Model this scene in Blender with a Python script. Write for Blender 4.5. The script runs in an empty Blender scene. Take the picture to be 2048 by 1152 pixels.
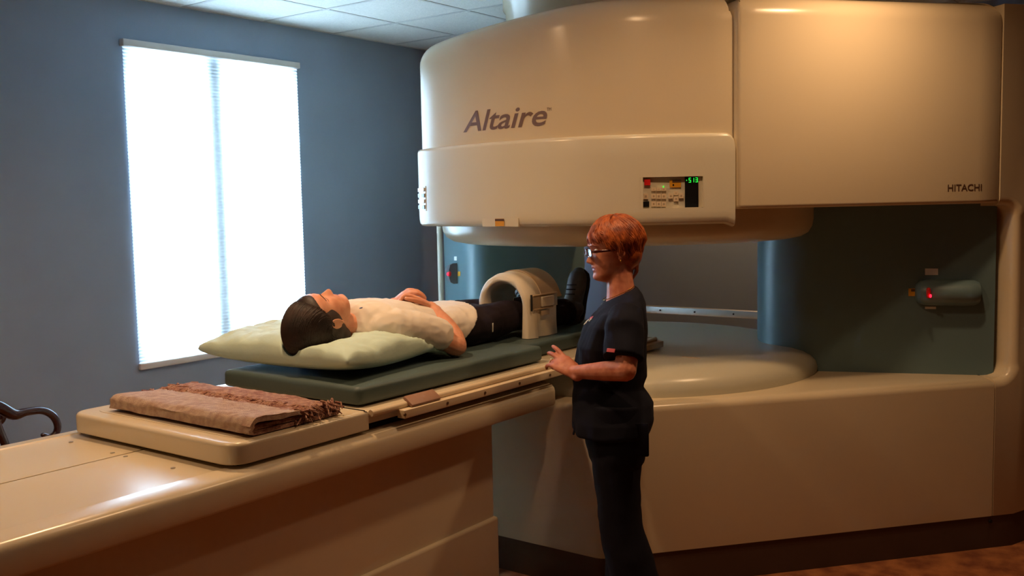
import bpy, bmesh, math, random
import numpy as np
from mathutils import Vector, Matrix, noise as mnoise

random.seed(7)
rng = np.random.default_rng(7)
PI = math.pi
scene = bpy.context.scene
COL = scene.collection

# ------------------------------------------------------------------ camera
FPX, CAM_H = 1930.0, 1.65                       # focal length in pixels of the 2048x1152 frame
CAM = np.array([0.0, 0.0, CAM_H])
FW = np.array([0.802, 0.591, -0.086]); FW /= np.linalg.norm(FW)
_p, _r, _t = math.radians(4.93), math.radians(-1.175), math.radians(36.35)
def _w(v):
    return np.array([v[0]*math.sin(_t)+v[1]*math.cos(_t), -v[0]*math.cos(_t)+v[1]*math.sin(_t), v[2]])
_rt = np.array([1.0, 0, 0]); _up = np.array([0, math.sin(_p), math.cos(_p)])
FW = _w(np.array([0, math.cos(_p), -math.sin(_p)]))
RT = _w(math.cos(_r)*_rt+math.sin(_r)*_up)
UP = _w(-math.sin(_r)*_rt+math.cos(_r)*_up)
cam_data = bpy.data.cameras.new('camera'); cam = bpy.data.objects.new('camera', cam_data)
COL.objects.link(cam)
cam_data.sensor_width = 36.0; cam_data.lens = 36.0*FPX/2048.0
cam_data.clip_start = 0.05; cam_data.clip_end = 100
m = Matrix.Identity(4)
for i in range(3):
    m[i][0] = RT[i]; m[i][1] = UP[i]; m[i][2] = -FW[i]; m[i][3] = CAM[i]
cam.matrix_world = m
scene.camera = cam

# ------------------------------------------------------------------ world, exposure
world = bpy.data.worlds.new('world'); scene.world = world
world.use_nodes = True
bg = world.node_tree.nodes['Background']
bg.inputs[0].default_value = (0.60, 0.82, 1.0, 1); bg.inputs[1].default_value = 30.0
vs = scene.view_settings
vs.view_transform = 'Standard'; vs.look = 'None'; vs.exposure = 0.0; vs.gamma = 1.0
vs.use_curve_mapping = False
scene.cycles.use_denoising = True
scene.cycles.max_bounces = 8
scene.cycles.diffuse_bounces = 4
scene.cycles.glossy_bounces = 3
scene.cycles.transmission_bounces = 6
scene.cycles.transparent_max_bounces = 6
scene.cycles.sample_clamp_indirect = 60.0
WARM = (1.0, 0.62, 0.33)
# recessed ceiling downlights: x, y, watts, cone degrees, blend
DOWNLIGHTS = [(3.98, 1.00, 50, 165, 1.0, 'in front of the slanted scanner panel'), (2.25, 2.80, 95, 165, 1.0, 'above the folded throw and pillow'),
              (2.90, 1.50, 42, 165, 1.0, 'above the standing person beside the table'),
              (0.75, 2.95, 72, 165, 1.0, 'above the empty end of the table'), (6.38, 2.8, 70, 165, 1.0, 'added behind the scanner to brighten the far wall')]  # the last lamp is added, to lift the far wall seen between the poles

# ------------------------------------------------------------------ helpers
def ray(x, y):
    return FW + RT*(x-1024)/FPX - UP*(y-576)/FPX
def at(x, y, X=None, Y=None, Z=None, D=None):
    d = ray(x, y)
    if X is not None: return CAM + d*(X/d[0])
    if Y is not None: return CAM + d*(Y/d[1])
    if Z is not None: return CAM + d*((Z-CAM_H)/d[2])
    return CAM + d*D
def hit(x, y, poly):
    """first vertical-wall hit of a pixel's ray with a plan polyline: (arc length, z, point)"""
    d = ray(x, y); best = None; s = 0.0
    for a, b in zip(poly[:-1], poly[1:]):
        e = (b[0]-a[0], b[1]-a[1]); L = math.hypot(*e)
        den = d[0]*e[1]-d[1]*e[0]
        if abs(den) > 1e-9:
            t = (a[0]*e[1]-a[1]*e[0])/den
            k = (a[0]*d[1]-a[1]*d[0])/den
            if t > 0 and -1e-6 <= k <= 1+1e-6 and (best is None or t < best[0]):
                best = (t, s+k*L, CAM_H+t*d[2])
        s += L
    return best[1], best[2], CAM+d*best[0]
def lin(c):
    f = lambda v: v/12.92 if v <= 0.04045 else ((v+0.055)/1.055)**2.4
    return tuple(f(v/255.0) for v in c)
def mat(name, rgb, rough=0.5, metal=0.0, spec=0.5, var=0.0, vscale=8.0, rgb2=None, bump=0.0, bscale=60.0,
        coat=0.0, emit=None, estr=0.0, trans=0.0, sss=0.0, stretch=None, sheen=0.0):
    m = bpy.data.materials.new(name); m.use_nodes = True
    nt = m.node_tree; b = nt.nodes['Principled BSDF']
    c = lin(rgb)
    b.inputs['Base Color'].default_value = (*c, 1)
    b.inputs['Roughness'].default_value = rough
    b.inputs['Metallic'].default_value = metal
    b.inputs['Specular IOR Level'].default_value = spec
    b.inputs['Coat Weight'].default_value = coat
    b.inputs['Coat Roughness'].default_value = 0.15
    b.inputs['Transmission Weight'].default_value = trans
    b.inputs['Sheen Weight'].default_value = sheen
    if sss:
        b.inputs['Subsurface Weight'].default_value = sss
        b.inputs['Subsurface Radius'].default_value = (0.012, 0.005, 0.003)
    if emit:
        b.inputs['Emission Color'].default_value = (*lin(emit), 1)
        b.inputs['Emission Strength'].default_value = estr
    tc = None
    def coords():
        nonlocal tc
        if tc is None:
            t = nt.nodes.new('ShaderNodeTexCoord'); mp = nt.nodes.new('ShaderNodeMapping')
            nt.links.new(t.outputs['Object'], mp.inputs['Vector'])
            if stretch: mp.inputs['Scale'].default_value = stretch
            tc = mp.outputs['Vector']
        return tc
    if var or rgb2:
        n = nt.nodes.new('ShaderNodeTexNoise'); n.inputs['Scale'].default_value = vscale
        n.inputs['Detail'].default_value = 4
        nt.links.new(coords(), n.inputs['Vector'])
        r = nt.nodes.new('ShaderNodeValToRGB')
        r.color_ramp.elements[0].position = 0.35; r.color_ramp.elements[1].position = 0.65
        c2 = lin(rgb2) if rgb2 else tuple(max(0, v*(1-var)) for v in c)
        r.color_ramp.elements[0].color = (*c2, 1)
        r.color_ramp.elements[1].color = (*c, 1)
        nt.links.new(n.outputs['Fac'], r.inputs['Fac'])
        nt.links.new(r.outputs['Color'], b.inputs['Base Color'])
    if bump:
        n = nt.nodes.new('ShaderNodeTexNoise'); n.inputs['Scale'].default_value = bscale
        n.inputs['Detail'].default_value = 3
        nt.links.new(coords(), n.inputs['Vector'])
        bp = nt.nodes.new('ShaderNodeBump'); bp.inputs['Strength'].default_value = bump
        bp.inputs['Distance'].default_value = 0.01
        nt.links.new(n.outputs['Fac'], bp.inputs['Height'])
        nt.links.new(bp.outputs['Normal'], b.inputs['Normal'])
    return m

def raw(name, verts, faces, material, parent=None, smooth=True, angle=40, recalc=True):
    me = bpy.data.meshes.new(name)
    me.from_pydata([tuple(map(float, v)) for v in verts], [], faces)
    if recalc:
        bm = bmesh.new(); bm.from_mesh(me)
        bmesh.ops.remove_doubles(bm, verts=bm.verts, dist=1e-6)
        bmesh.ops.recalc_face_normals(bm, faces=bm.faces); bm.to_mesh(me); bm.free()
    return link(name, me, material, parent, smooth, angle)
def link(name, me, material, parent=None, smooth=True, angle=40):
    if smooth:
        me.polygons.foreach_set('use_smooth', [True]*len(me.polygons))
        if angle is not None: me.set_sharp_from_angle(angle=math.radians(angle))
    o = bpy.data.objects.new(name, me)
    if material is not None:
        if isinstance(material, (list, tuple)):
            if len(me.materials) == 0:
                for x in material: me.materials.append(x)
        elif len(me.materials) == 0: me.materials.append(material)
    COL.objects.link(o)
    if parent is not None: adopt(o, parent)
    return o
def wloc(p):
    v = Vector((0, 0, 0))
    while p is not None:
        v += p.location; p = p.parent
    return v
def adopt(o, parent):
    """meshes are written in world coordinates; parents are never rotated"""
    o.parent = parent
    o.location = o.location - wloc(parent)
def tag(o, label, cat, group=None):
    o['label'] = label; o['category'] = cat
    if group: o['group'] = group
    return o
def thing(name, loc, label, cat, group=None):
    o = bpy.data.objects.new(name, None); o.empty_display_size = 0.1
    o.location = loc; COL.objects.link(o)
    return tag(o, label, cat, group)
def structure(o):
    o['kind'] = 'structure'; return o

def box_bm(c, size, bevel=0.0, seg=3, basis=None):
    bm = bmesh.new(); bmesh.ops.create_cube(bm, size=1.0)
    for v in bm.verts: v.co = Vector((v.co.x*size[0], v.co.y*size[1], v.co.z*size[2]))
    if bevel: bmesh.ops.bevel(bm, geom=bm.edges[:], offset=bevel, segments=seg, profile=0.5, affect='EDGES', clamp_overlap=True)
    for v in bm.verts:
        co = v.co
        if basis is not None:
            co = Vector(basis[0])*co.x + Vector(basis[1])*co.y + Vector(basis[2])*co.z
        v.co = co + Vector(c)
    return bm
def bm_obj(name, bm, material, parent=None, smooth=True, angle=40):
    bmesh.ops.recalc_face_normals(bm, faces=bm.faces)
    me = bpy.data.meshes.new(name); bm.to_mesh(me); bm.free()
    return link(name, me, material, parent, smooth, angle)
def box(name, c, size, material, parent=None, bevel=0.0, seg=3, basis=None):
    return bm_obj(name, box_bm(c, size, bevel, seg, basis), material, parent)
def lohi(name, lo, hi, material, parent=None, bevel=0.0, seg=3):
    lo = np.array(lo, float); hi = np.array(hi, float)
    return box(name, tuple((lo+hi)/2), tuple(hi-lo), material, parent, bevel, seg)
def rings_mesh(rings, closed=True, cap0=True, cap1=True):
    n = len(rings[0]); V = [p for r in rings for p in r]; F = []
    for i in range(len(rings)-1):
        for j in range(n if closed else n-1):
            k = (j+1) % n
            F.append((i*n+j, i*n+k, (i+1)*n+k, (i+1)*n+j))
    if closed:
        if cap0: F.append(tuple(range(n)))
        if cap1: F.append(tuple((len(rings)-1)*n+j for j in range(n)))
    return V, F
def area2(poly):
    return sum(a[0]*b[1]-b[0]*a[1] for a, b in zip(poly, poly[1:]+poly[:1]))
def inset(poly, d):
    """move every corner of a closed plan polygon inward by d"""
    sgn = 1.0 if area2(poly) > 0 else -1.0
    out = []; n = len(poly)
    for i in range(n):
        a, b, c = poly[i-1], poly[i], poly[(i+1) % n]
        e1 = np.array([b[0]-a[0], b[1]-a[1]]); e2 = np.array([c[0]-b[0], c[1]-b[1]])
        e1 /= np.linalg.norm(e1)+1e-12; e2 /= np.linalg.norm(e2)+1e-12
        n1 = sgn*np.array([-e1[1], e1[0]]); n2 = sgn*np.array([-e2[1], e2[0]])
        mm = n1+n2; mm /= max(np.linalg.norm(mm), 1e-6)
        k = min(1.0/max(mm@n1, 0.3), 2.0)
        out.append((b[0]+mm[0]*d*k, b[1]+mm[1]*d*k))
    return out
def prism(name, poly, z0, z1, material, parent=None, rt=0.0, rb=0.0, seg=6, extra=None, ztop=None):
    poly = [tuple(p) for p in poly]
    R = []
    if rb:
        for k in range(seg+1):
            a = PI/2*k/seg; q = inset(poly, rb*(1-math.sin(a))); R.append([(p[0], p[1], z0+rb*(1-math.cos(a))) for p in q])
    else: R.append([(p[0], p[1], z0) for p in poly])
    if rt:
        for k in range(seg+1):
            a = PI/2*k/seg; q = inset(poly, rt*(1-math.cos(a))); R.append([(p[0], p[1], z1-rt+rt*math.sin(a)) for p in q])
    else: R.append([(p[0], p[1], z1) for p in poly])
    for d, z in (extra or []):
        q = inset(poly, d); R.append([(p[0], p[1], z) for p in q])
    if ztop:
        R = [[(p[0], p[1], p[2]+ztop(p)*max(0, (p[2]-z0)/(z1-z0))) for p in r] for r in R]
    V, F = rings_mesh(R)
    return raw(name, V, F, material, parent)
def crom(pts, n=8):
    P = [np.array(p, float) for p in pts]; P = [2*P[0]-P[1]]+P+[2*P[-1]-P[-2]]
    out = []
    for i in range(1, len(P)-2):
        for k in range(n):
            t = k/n; p0, p1, p2, p3 = P[i-1:i+3]
            out.append(0.5*((2*p1)+(-p0+p2)*t+(2*p0-5*p1+4*p2-p3)*t*t+(-p0+3*p1-3*p2+p3)*t**3))
    out.append(P[-2]); return out
def round_poly(pts, radii, seg=6):
    out = []; n = len(pts)
    for i in range(n):
        a, b, c = (np.array(pts[i-1], float), np.array(pts[i], float), np.array(pts[(i+1) % n], float))
        r = radii[i] if isinstance(radii, (list, tuple)) else radii
        if r <= 0: out.append(tuple(b)); continue
        u = (a-b)/np.linalg.norm(a-b); v = (c-b)/np.linalg.norm(c-b)
        th = math.acos(max(-1, min(1, u@v))); t = min(r/math.tan(th/2), 0.49*np.linalg.norm(a-b), 0.49*np.linalg.norm(c-b))
        p, q = b+u*t, b+v*t
        for k in range(seg+1):
            s = k/seg; out.append(tuple((1-s)**2*p+2*s*(1-s)*b+s*s*q))
    return out
def lathe(name, prof, c, material, parent=None, n=96):
    R = []
    for r, z in prof:
        R.append([(c[0]+r*math.cos(2*PI*k/n), c[1]+r*math.sin(2*PI*k/n), z) for k in range(n)])
    V, F = rings_mesh(R)
    return raw(name, V, F, material, parent)
def frames(path):
    P = [np.array(p, float) for p in path]; T = []
    for i in range(len(P)):
        t = P[min(i+1, len(P)-1)]-P[max(i-1, 0)]; T.append(t/(np.linalg.norm(t)+1e-12))
    ref = np.array([0, 0, 1.0]) if abs(T[0][2]) < 0.9 else np.array([1.0, 0, 0])
    N = []; nrm = ref-T[0]*(ref@T[0]); nrm /= np.linalg.norm(nrm)
    for t in T:
        nrm = nrm-t*(nrm@t); nrm /= np.linalg.norm(nrm)+1e-12; N.append(nrm.copy())
    return P, T, N
def tube_vf(path, rad, n=12, caps=True, up=None, dome=False):
    """rad: number, list of numbers, or list of (along the up side, across)"""
    P, T, N = frames(path)
    if up is not None:
        N = []
        for t in T:
            u = np.array(up, float); u = u-t*(u@t); N.append(u/(np.linalg.norm(u)+1e-12))
    if not isinstance(rad, (list, tuple)): rad = [rad]*len(P)
    R = []
    for i in range(len(P)):
        ra, rb = rad[i] if isinstance(rad[i], (tuple, list)) else (rad[i], rad[i])
        B = np.cross(T[i], N[i])
        R.append([P[i]+N[i]*ra*math.cos(2*PI*k/n)+B*rb*math.sin(2*PI*k/n) for k in range(n)])
    if dome:
        def cap(i, s):
            ra, rb = rad[i] if isinstance(rad[i], (tuple, list)) else (rad[i], rad[i])
            B = np.cross(T[i], N[i]); out = []
            for a in (0.35, 0.7, 0.95):
                c, h = math.cos(a*PI/2), math.sin(a*PI/2)
                out.append([P[i]+T[i]*s*h*min(ra, rb)+N[i]*ra*c*math.cos(2*PI*k/n)+B*rb*c*math.sin(2*PI*k/n) for k in range(n)])
            return out
        R = cap(0, -1)[::-1]+R+cap(len(P)-1, 1)
    return rings_mesh(R, True, caps, caps)
def tube(name, path, rad, material, parent=None, n=12, **k):
    V, F = tube_vf(path, rad, n, **k); return raw(name, V, F, material, parent)
def merge(parts):
    V = []; F = []
    for v, f in parts:
        o = len(V); V += [tuple(p) for p in v]; F += [tuple(i+o for i in q) for q in f]
    return V, F
def text_mesh(body, size, shear=0.0, bold=0.0, depth=0.0):
    cu = bpy.data.curves.new('lettering', 'FONT'); cu.body = body; cu.size = size; cu.shear = shear
    cu.offset = bold; cu.extrude = depth; cu.resolution_u = 4
    o = bpy.data.objects.new('lettering', cu); COL.objects.link(o)
    dg = bpy.context.evaluated_depsgraph_get()
    me = bpy.data.meshes.new_from_object(o.evaluated_get(dg))
    bpy.data.objects.remove(o); bpy.data.curves.remove(cu)
    V = [tuple(v.co) for v in me.vertices]; F = [tuple(p.vertices) for p in me.polygons]
    bpy.data.meshes.remove(me); return V, F

# ------------------------------------------------------------------ materials
M = {}
M['wall'] = mat('blue_paint', (144, 157, 176), 0.9, spec=0.2, var=0.05, vscale=3, bump=0.04, bscale=90)
M['wall_other'] = mat('grey_blue_paint', (140, 148, 164), 0.85, var=0.05, vscale=3)
M['wall_dark'] = mat('low_bounce_brown', (76, 60, 48), 0.7, var=0.1, vscale=3)  # invented dark brown for the unseen walls, cuts light bounced onto the scanner
M['tile'] = mat('ceiling_tile', (222, 220, 214), 0.95, var=0.10, vscale=70, bump=0.35, bscale=160)
M['tbar'] = mat('ceiling_bar', (196, 194, 190), 0.6)
M['carpet'] = mat('carpet', (184, 116, 66), 0.95, rgb2=(128, 70, 40), vscale=9, bump=0.5, bscale=220)
M['cream'] = mat('cream_shell', (218, 202, 172), 0.25, spec=0.5, var=0.02, vscale=2)
M['cream2'] = mat('cream_cover', (214, 206, 184), 0.26, spec=0.5, var=0.02, vscale=2)
M['cream3'] = mat('pole_shell', (200, 196, 176), 0.28, spec=0.5)
M['table'] = mat('table_shell', (212, 198, 172), 0.22, spec=0.5, var=0.02, vscale=3)
M['teal'] = mat('teal_shell', (98, 122, 128), 0.38, spec=0.5)
M['toe'] = mat('toe_kick', (86, 66, 54), 0.6)
M['dark'] = mat('dark_gap', (14, 12, 12), 0.7)
M['black'] = mat('black_plastic', (16, 16, 18), 0.35)
M['metal'] = mat('brushed_metal', (190, 186, 180), 0.35, metal=0.8)
M['rail'] = mat('rail_plastic', (210, 190, 160), 0.4)
M['grey_lens'] = mat('grey_lens_housing', (96, 98, 100), 0.4)
M['ink'] = mat('grey_lettering', (118, 96, 92), 0.5)
M['ink_dark'] = mat('brown_lettering', (88, 62, 44), 0.5)
M['white'] = mat('white_label', (226, 224, 216), 0.6)
M['yellow'] = mat('yellow_sticker', (214, 150, 24), 0.6)
M['red'] = mat('red_button', (205, 30, 26), 0.35)
M['red_glow'] = mat('laser_glow', (255, 30, 40), 0.4, emit=(255, 24, 48), estr=4.0)
M['green_glow'] = mat('green_digits', (60, 255, 90), 0.4, emit=(40, 235, 70), estr=1.2)
M['mahogany'] = mat('mahogany', (58, 24, 18), 0.22, var=0.35, vscale=14, coat=0.4, stretch=(1, 6, 6))
M['mattress'] = mat('green_vinyl', (74, 92, 92), 0.5, var=0.06, vscale=5)
M['pillow'] = mat('pillow_paper', (192, 214, 200), 0.75, var=0.06, vscale=6, bump=0.15, bscale=40)
M['coil'] = mat('cream_vinyl', (234, 222, 198), 0.5, var=0.05, vscale=9)
M['coil_dark'] = mat('tan_flap', (200, 174, 138), 0.6, var=0.06)
M['grommet'] = mat('sewn_pocket', (170, 150, 124), 0.55)

def blind_material():
    m = bpy.data.materials.new('blind_fabric'); m.use_nodes = True
    nt = m.node_tree; nt.nodes.clear()
    out = nt.nodes.new('ShaderNodeOutputMaterial'); mx = nt.nodes.new('ShaderNodeMixShader')
    d = nt.nodes.new('ShaderNodeBsdfDiffuse'); t = nt.nodes.new('ShaderNodeBsdfTranslucent')
    d.inputs[0].default_value = (0.75, 0.76, 0.78, 1); t.inputs[0].default_value = (0.80, 0.86, 0.92, 1)
    mx.inputs[0].default_value = 0.62
    nt.links.new(d.outputs[0], mx.inputs[1]); nt.links.new(t.outputs[0], mx.inputs[2]); nt.links.new(mx.outputs[0], out.inputs[0])
    return m
M['blind'] = blind_material()
def glass_material():
    m = bpy.data.materials.new('window_glass'); m.use_nodes = True
    nt = m.node_tree; nt.nodes.clear()
    out = nt.nodes.new('ShaderNodeOutputMaterial'); mx = nt.nodes.new('ShaderNodeMixShader')
    t = nt.nodes.new('ShaderNodeBsdfTransparent'); g = nt.nodes.new('ShaderNodeBsdfGlossy')
    g.inputs['Roughness'].default_value = 0.02; mx.inputs[0].default_value = 0.06
    t.inputs[0].default_value = (0.96, 0.98, 0.98, 1)
    nt.links.new(t.outputs[0], mx.inputs[1]); nt.links.new(g.outputs[0], mx.inputs[2]); nt.links.new(mx.outputs[0], out.inputs[0])
    return m
M['glass'] = glass_material()

# ------------------------------------------------------------------ the room
YW, XF, YR, XB, ZC = 5.045, 6.75, -1.7, -1.5, 2.862
WX0, WX1, WZ0, WZ1 = 3.20, 4.435, 0.765, 2.60          # window opening in wall_left
TH = 0.14
floor = structure(lohi('floor', (XB-TH, YR-TH, -0.1), (XF+TH, YW+TH, 0.0), M['carpet']))
def wall_with_hole():
    bm = bmesh.new()
    def b(lo, hi):
        q = box_bm(tuple((np.array(lo)+np.array(hi))/2), tuple(np.array(hi)-np.array(lo)))
        me = bpy.data.meshes.new('t'); q.to_mesh(me); q.free(); bm.from_mesh(me); bpy.data.meshes.remove(me)
    b((XB-TH, YW, 0), (WX0, YW+TH, ZC+0.1)); b((WX1, YW, 0), (XF+TH, YW+TH, ZC+0.1))
    b((WX0, YW, 0), (WX1, YW+TH, WZ0)); b((WX0, YW, WZ1), (WX1, YW+TH, ZC+0.1))
    return bm
structure(bm_obj('wall_left', wall_with_hole(), M['wall'], smooth=False))
structure(lohi('wall_far', (XF, YR, 0), (XF+TH, YW, ZC+0.1), M['wall']))
structure(lohi('wall_right', (XB, YR-TH, 0), (XF, YR, ZC+0.1), M['wall_dark']))
structure(lohi('wall_back', (XB-TH, YR, 0), (XB, YW, ZC+0.1), M['wall_dark']))
ceiling = structure(lohi('ceiling', (XB-TH, YR-TH, ZC+0.03), (XF+TH, YW+TH, ZC+0.1), M['tile']))
for nm, lo, hi in (('baseboard_left', (XB, YW-0.015, 0), (XF, YW, 0.1)), ('baseboard_far', (XF-0.015, YR, 0), (XF, YW-0.015, 0.1)),
                   ('baseboard_right', (XB, YR, 0), (XF-0.015, YR+0.015, 0.1)), ('baseboard_back', (XB, YR+0.015, 0), (XB+0.015, YW-0.015, 0.1))):
    structure(lohi(nm, lo, hi, M['wall_other']))
# suspended ceiling: 0.61 m tiles resting in a grid of bars
PITCH = 0.61
gx0 = at(652.5, 18.5, Z=ZC)[0]; gy0 = at(652.5, 18.5, Z=ZC)[1]
gx = sorted(gx0+PITCH*k for k in range(-12, 12) if XB+0.05 < gx0+PITCH*k < XF-0.05)
gy = sorted(gy0+PITCH*k for k in range(-14, 6) if YR+0.05 < gy0+PITCH*k < YW-0.05)
ex = [XB]+gx+[XF]; ey = [YR]+gy+[YW]
tile_cache = {}
dl_cells = {}
for i in range(len(ex)-1):
    for j in range(len(ey)-1):
        w, h = ex[i+1]-ex[i]-0.024, ey[j+1]-ey[j]-0.024
        if w < 0.02 or h < 0.02: continue
        key = (round(w, 3), round(h, 3))
        if key not in tile_cache:
            o = box('ceiling_tile', (0, 0, 0), (w, h, 0.016), M['tile'], bevel=0.004, seg=1); tile_cache[key] = o.data
        else:
            o = bpy.data.objects.new('ceiling_tile', tile_cache[key]); COL.objects.link(o)
        o.location = ((ex[i]+ex[i+1])/2, (ey[j]+ey[j+1])/2, ZC+0.008); adopt(o, ceiling)
for x in gx: lohi('grid_bar', (x-0.012, YR, ZC-0.002), (x+0.012, YW, ZC+0.012), M['tbar'], ceiling)
for y in gy: lohi('grid_bar', (XB, y-0.012, ZC-0.0025), (XF, y+0.012, ZC+0.0115), M['tbar'], ceiling)
lohi('wall_angle', (XB, YW-0.022, ZC-0.002), (XF, YW, ZC+0.01), M['tbar'], ceiling)
lohi('wall_angle', (XF-0.022, YR, ZC-0.002), (XF, YW-0.022, ZC+0.01), M['tbar'], ceiling)

# window: frame, mullion and two panes in the opening
win = structure(bpy.data.objects.new('window_1', None)); win.location = ((WX0+WX1)/2, YW+0.09, WZ0); COL.objects.link(win)
M['frame'] = mat('window_frame', (214, 214, 210), 0.5)
fr = 0.05; xm = at(432, 300, Y=YW)[0]
lohi('frame_post', (WX0, YW+0.06, WZ0), (WX0+fr, YW+0.12, WZ1), M['frame'], win, 0.006)
lohi('frame_post', (WX1-fr, YW+0.06, WZ0), (WX1, YW+0.12, WZ1), M['frame'], win, 0.006)
lohi('frame_rail', (WX0+fr, YW+0.06, WZ0), (WX1-fr, YW+0.12, WZ0+fr), M['frame'], win, 0.006)
lohi('frame_rail', (WX0+fr, YW+0.06, WZ1-fr), (WX1-fr, YW+0.12, WZ1), M['frame'], win, 0.006)
lohi('mullion', (xm-0.065, YW+0.004, WZ0+fr), (xm+0.065, YW+0.13, WZ1-fr), M['frame'], win, 0.006)
lohi('window_pane', (WX0+fr, YW+0.085, WZ0+fr), (xm-0.07, YW+0.09, WZ1-fr), M['glass'], win)
lohi('window_pane', (xm+0.07, YW+0.085, WZ0+fr), (WX1-fr, YW+0.09, WZ1-fr), M['glass'], win)

# pleated shade hanging just inside the window
blind = thing('window_shade', ((WX0+WX1)/2, YW-0.025, 0.735), 'white pleated window shade glowing with daylight on the blue wall', 'window shade')
bx0, bx1 = 3.175, 4.452
BZ0, BZ1 = 0.775, 2.585
np_ = int((BZ1-BZ0)/0.02); V = []; F = []
for k in range(2*np_+1):
    z = BZ1-(BZ1-BZ0)*k/(2*np_); y = YW-0.013-(0.006 if k % 2 else 0.0)
    V += [(bx0, y, z), (bx1, y, z)]
    if k: F.append((2*k-2, 2*k-1, 2*k+1, 2*k))
raw('pleated_fabric', V, F, M['blind'], blind, smooth=False, recalc=False)
M['shade_rail'] = mat('shade_rail', (206, 200, 196), 0.5)
lohi('head_rail', (bx0-0.01, YW-0.045, BZ1), (bx1+0.008, YW-0.002, 2.625), M['shade_rail'], blind, 0.005)
lohi('bottom_rail', (bx0, YW-0.030, 0.738), (bx1, YW-0.004, BZ0), M['shade_rail'], blind, 0.005)

# recessed downlights in the ceiling
M['lamp'] = mat('lamp_lens', (255, 220, 170), 0.5, emit=(255, 196, 120), estr=12.0)
for (lx, ly, watts, cone, blend, where) in DOWNLIGHTS:
    dl = thing('ceiling_downlight', (lx, ly, ZC-0.012), 'round warm recessed ceiling downlight '+where, 'ceiling light', 'recessed ceiling downlights')
    prof = [(0.065, ZC-0.003), (0.067, ZC-0.010), (0.092, ZC-0.010), (0.096, ZC-0.003), (0.096, ZC-0.002)]
    lathe('trim_ring', [(0.066, ZC-0.003), (0.066, ZC-0.012), (0.092, ZC-0.010), (0.098, ZC-0.004)], (lx, ly), M['frame'], dl, 32)
    lathe('lamp_lens', [(0.001, ZC-0.005), (0.062, ZC-0.005), (0.062, ZC-0.003), (0.001, ZC-0.003)], (lx, ly), M['lamp'], dl, 32)
    L = bpy.data.lights.new('downlight_beam', 'SPOT'); L.energy = watts; L.color = WARM
    L.spot_size = math.radians(cone); L.spot_blend = blend; L.shadow_soft_size = 0.06
    lo = bpy.data.objects.new('downlight_beam', L); lo.location = (lx, ly, ZC-0.03); COL.objects.link(lo); adopt(lo, dl)

# ------------------------------------------------------------------ the scanner
S0 = np.array([3.39, 2.06]); S1 = np.array([5.0, 0.70])
SD = (S1-S0)/np.linalg.norm(S1-S0)                # along the slanted front face
SN = np.array([-SD[1], SD[0]]); SN = SN if SN @ np.array([1, 1]) > 0 else -SN   # pointing into the scanner
PC = (4.48, 2.55)                                 # axis of the two poles
def front(u, d=0.0): return tuple(S0+SD*u+SN*d)
def ufront(X): return (X-S0[0])/SD[0]
U_SEAM, U_POST, U_END = ufront(3.862), ufront(4.862), ufront(5.30)
scan = thing('scanner', (PC[0], PC[1], 0), 'large cream open scanner with curved upper housing over a round lower pole', 'scanner')
# outer plan curve of the upper housing, from the seam on the front face round to the far side
curve_pts = [front(U_SEAM, 0.022), front(U_SEAM-0.10, 0.024), (3.70, 1.862), (3.585, 2.035), (3.507, 2.24), (3.492, 2.48), (3.508, 2.72), (3.552, 2.95), (3.63, 3.19),
             (3.74, 3.292), (4.0, 3.49), (4.6, 3.92), (5.2, 4.36)]
CURVE = [tuple(p) for p in crom(curve_pts, 8)]
def offset_curve(pts, d):
    """d > 0 moves the housing curve outward"""
    P = np.array(pts); T = np.gradient(P, axis=0); T /= np.linalg.norm(T, axis=1)[:, None]
    Nn = np.stack([-T[:, 1], T[:, 0]], 1)
    c = np.array(PC); sg = np.sign(((P-c)*Nn).sum(1)); sg[sg == 0] = 1
    sgn = 1 if sg.sum() > 0 else -1
    return [tuple(p) for p in P+Nn*sgn*d]
zt = lambda p: 0.035*max(-1, min(1, (2.75-p[1])/0.6))
# main upper housing
main_plan = CURVE+[(5.75, 4.5), (5.95, 4.2), (5.98, 2.5), (5.6, 1.95), front(U_SEAM+0.0, 1.5), front(U_SEAM, 0.08)]
prism('upper_housing', main_plan, 1.60, 2.475, M['cream'], scan, rt=0.11, rb=0.02, seg=8, extra=[(0.3, 2.49)], ztop=zt)
side_plan = [front(U_SEAM+0.006, 0.02), front(U_SEAM+0.018, 0.004), front(U_SEAM+0.03, 0.0)]+[front(u, 0.0) for u in np.linspace(U_SEAM+0.1, U_POST-0.012, 12)]+[front(U_POST-0.004, 0.006), front(U_POST-0.004, 1.2), front(U_SEAM+0.006, 1.45)]
prism('side_panel', side_plan, 1.612, 2.51, M['cream'], scan, rt=0.09, rb=0.018, seg=7, extra=[(0.3, 2.525)])
prism('seam_filler', [front(U_SEAM-0.02, 0.06), front(U_SEAM+0.04, 0.06), front(U_SEAM+0.04, 0.4), front(U_SEAM-0.02, 0.4)], 1.64, 2.42, M['dark'], scan)
# round shroud rising to the ceiling
lathe('top_shroud', [(0.605, 2.46), (0.605, 2.64), (0.62, 2.66), (0.62, ZC-0.004), (0.0, ZC-0.004)], PC, M['cream'], scan, 96)
# upper pole under the housing
lathe('upper_pole', [(0.0, 1.62), (0.965, 1.62), (0.965, 1.555), (0.958, 1.518), (0.940, 1.488), (0.905, 1.468), (0.85, 1.457), (0.76, 1.452), (0.0, 1.45)], PC, M['cream'], scan, 128)
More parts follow.
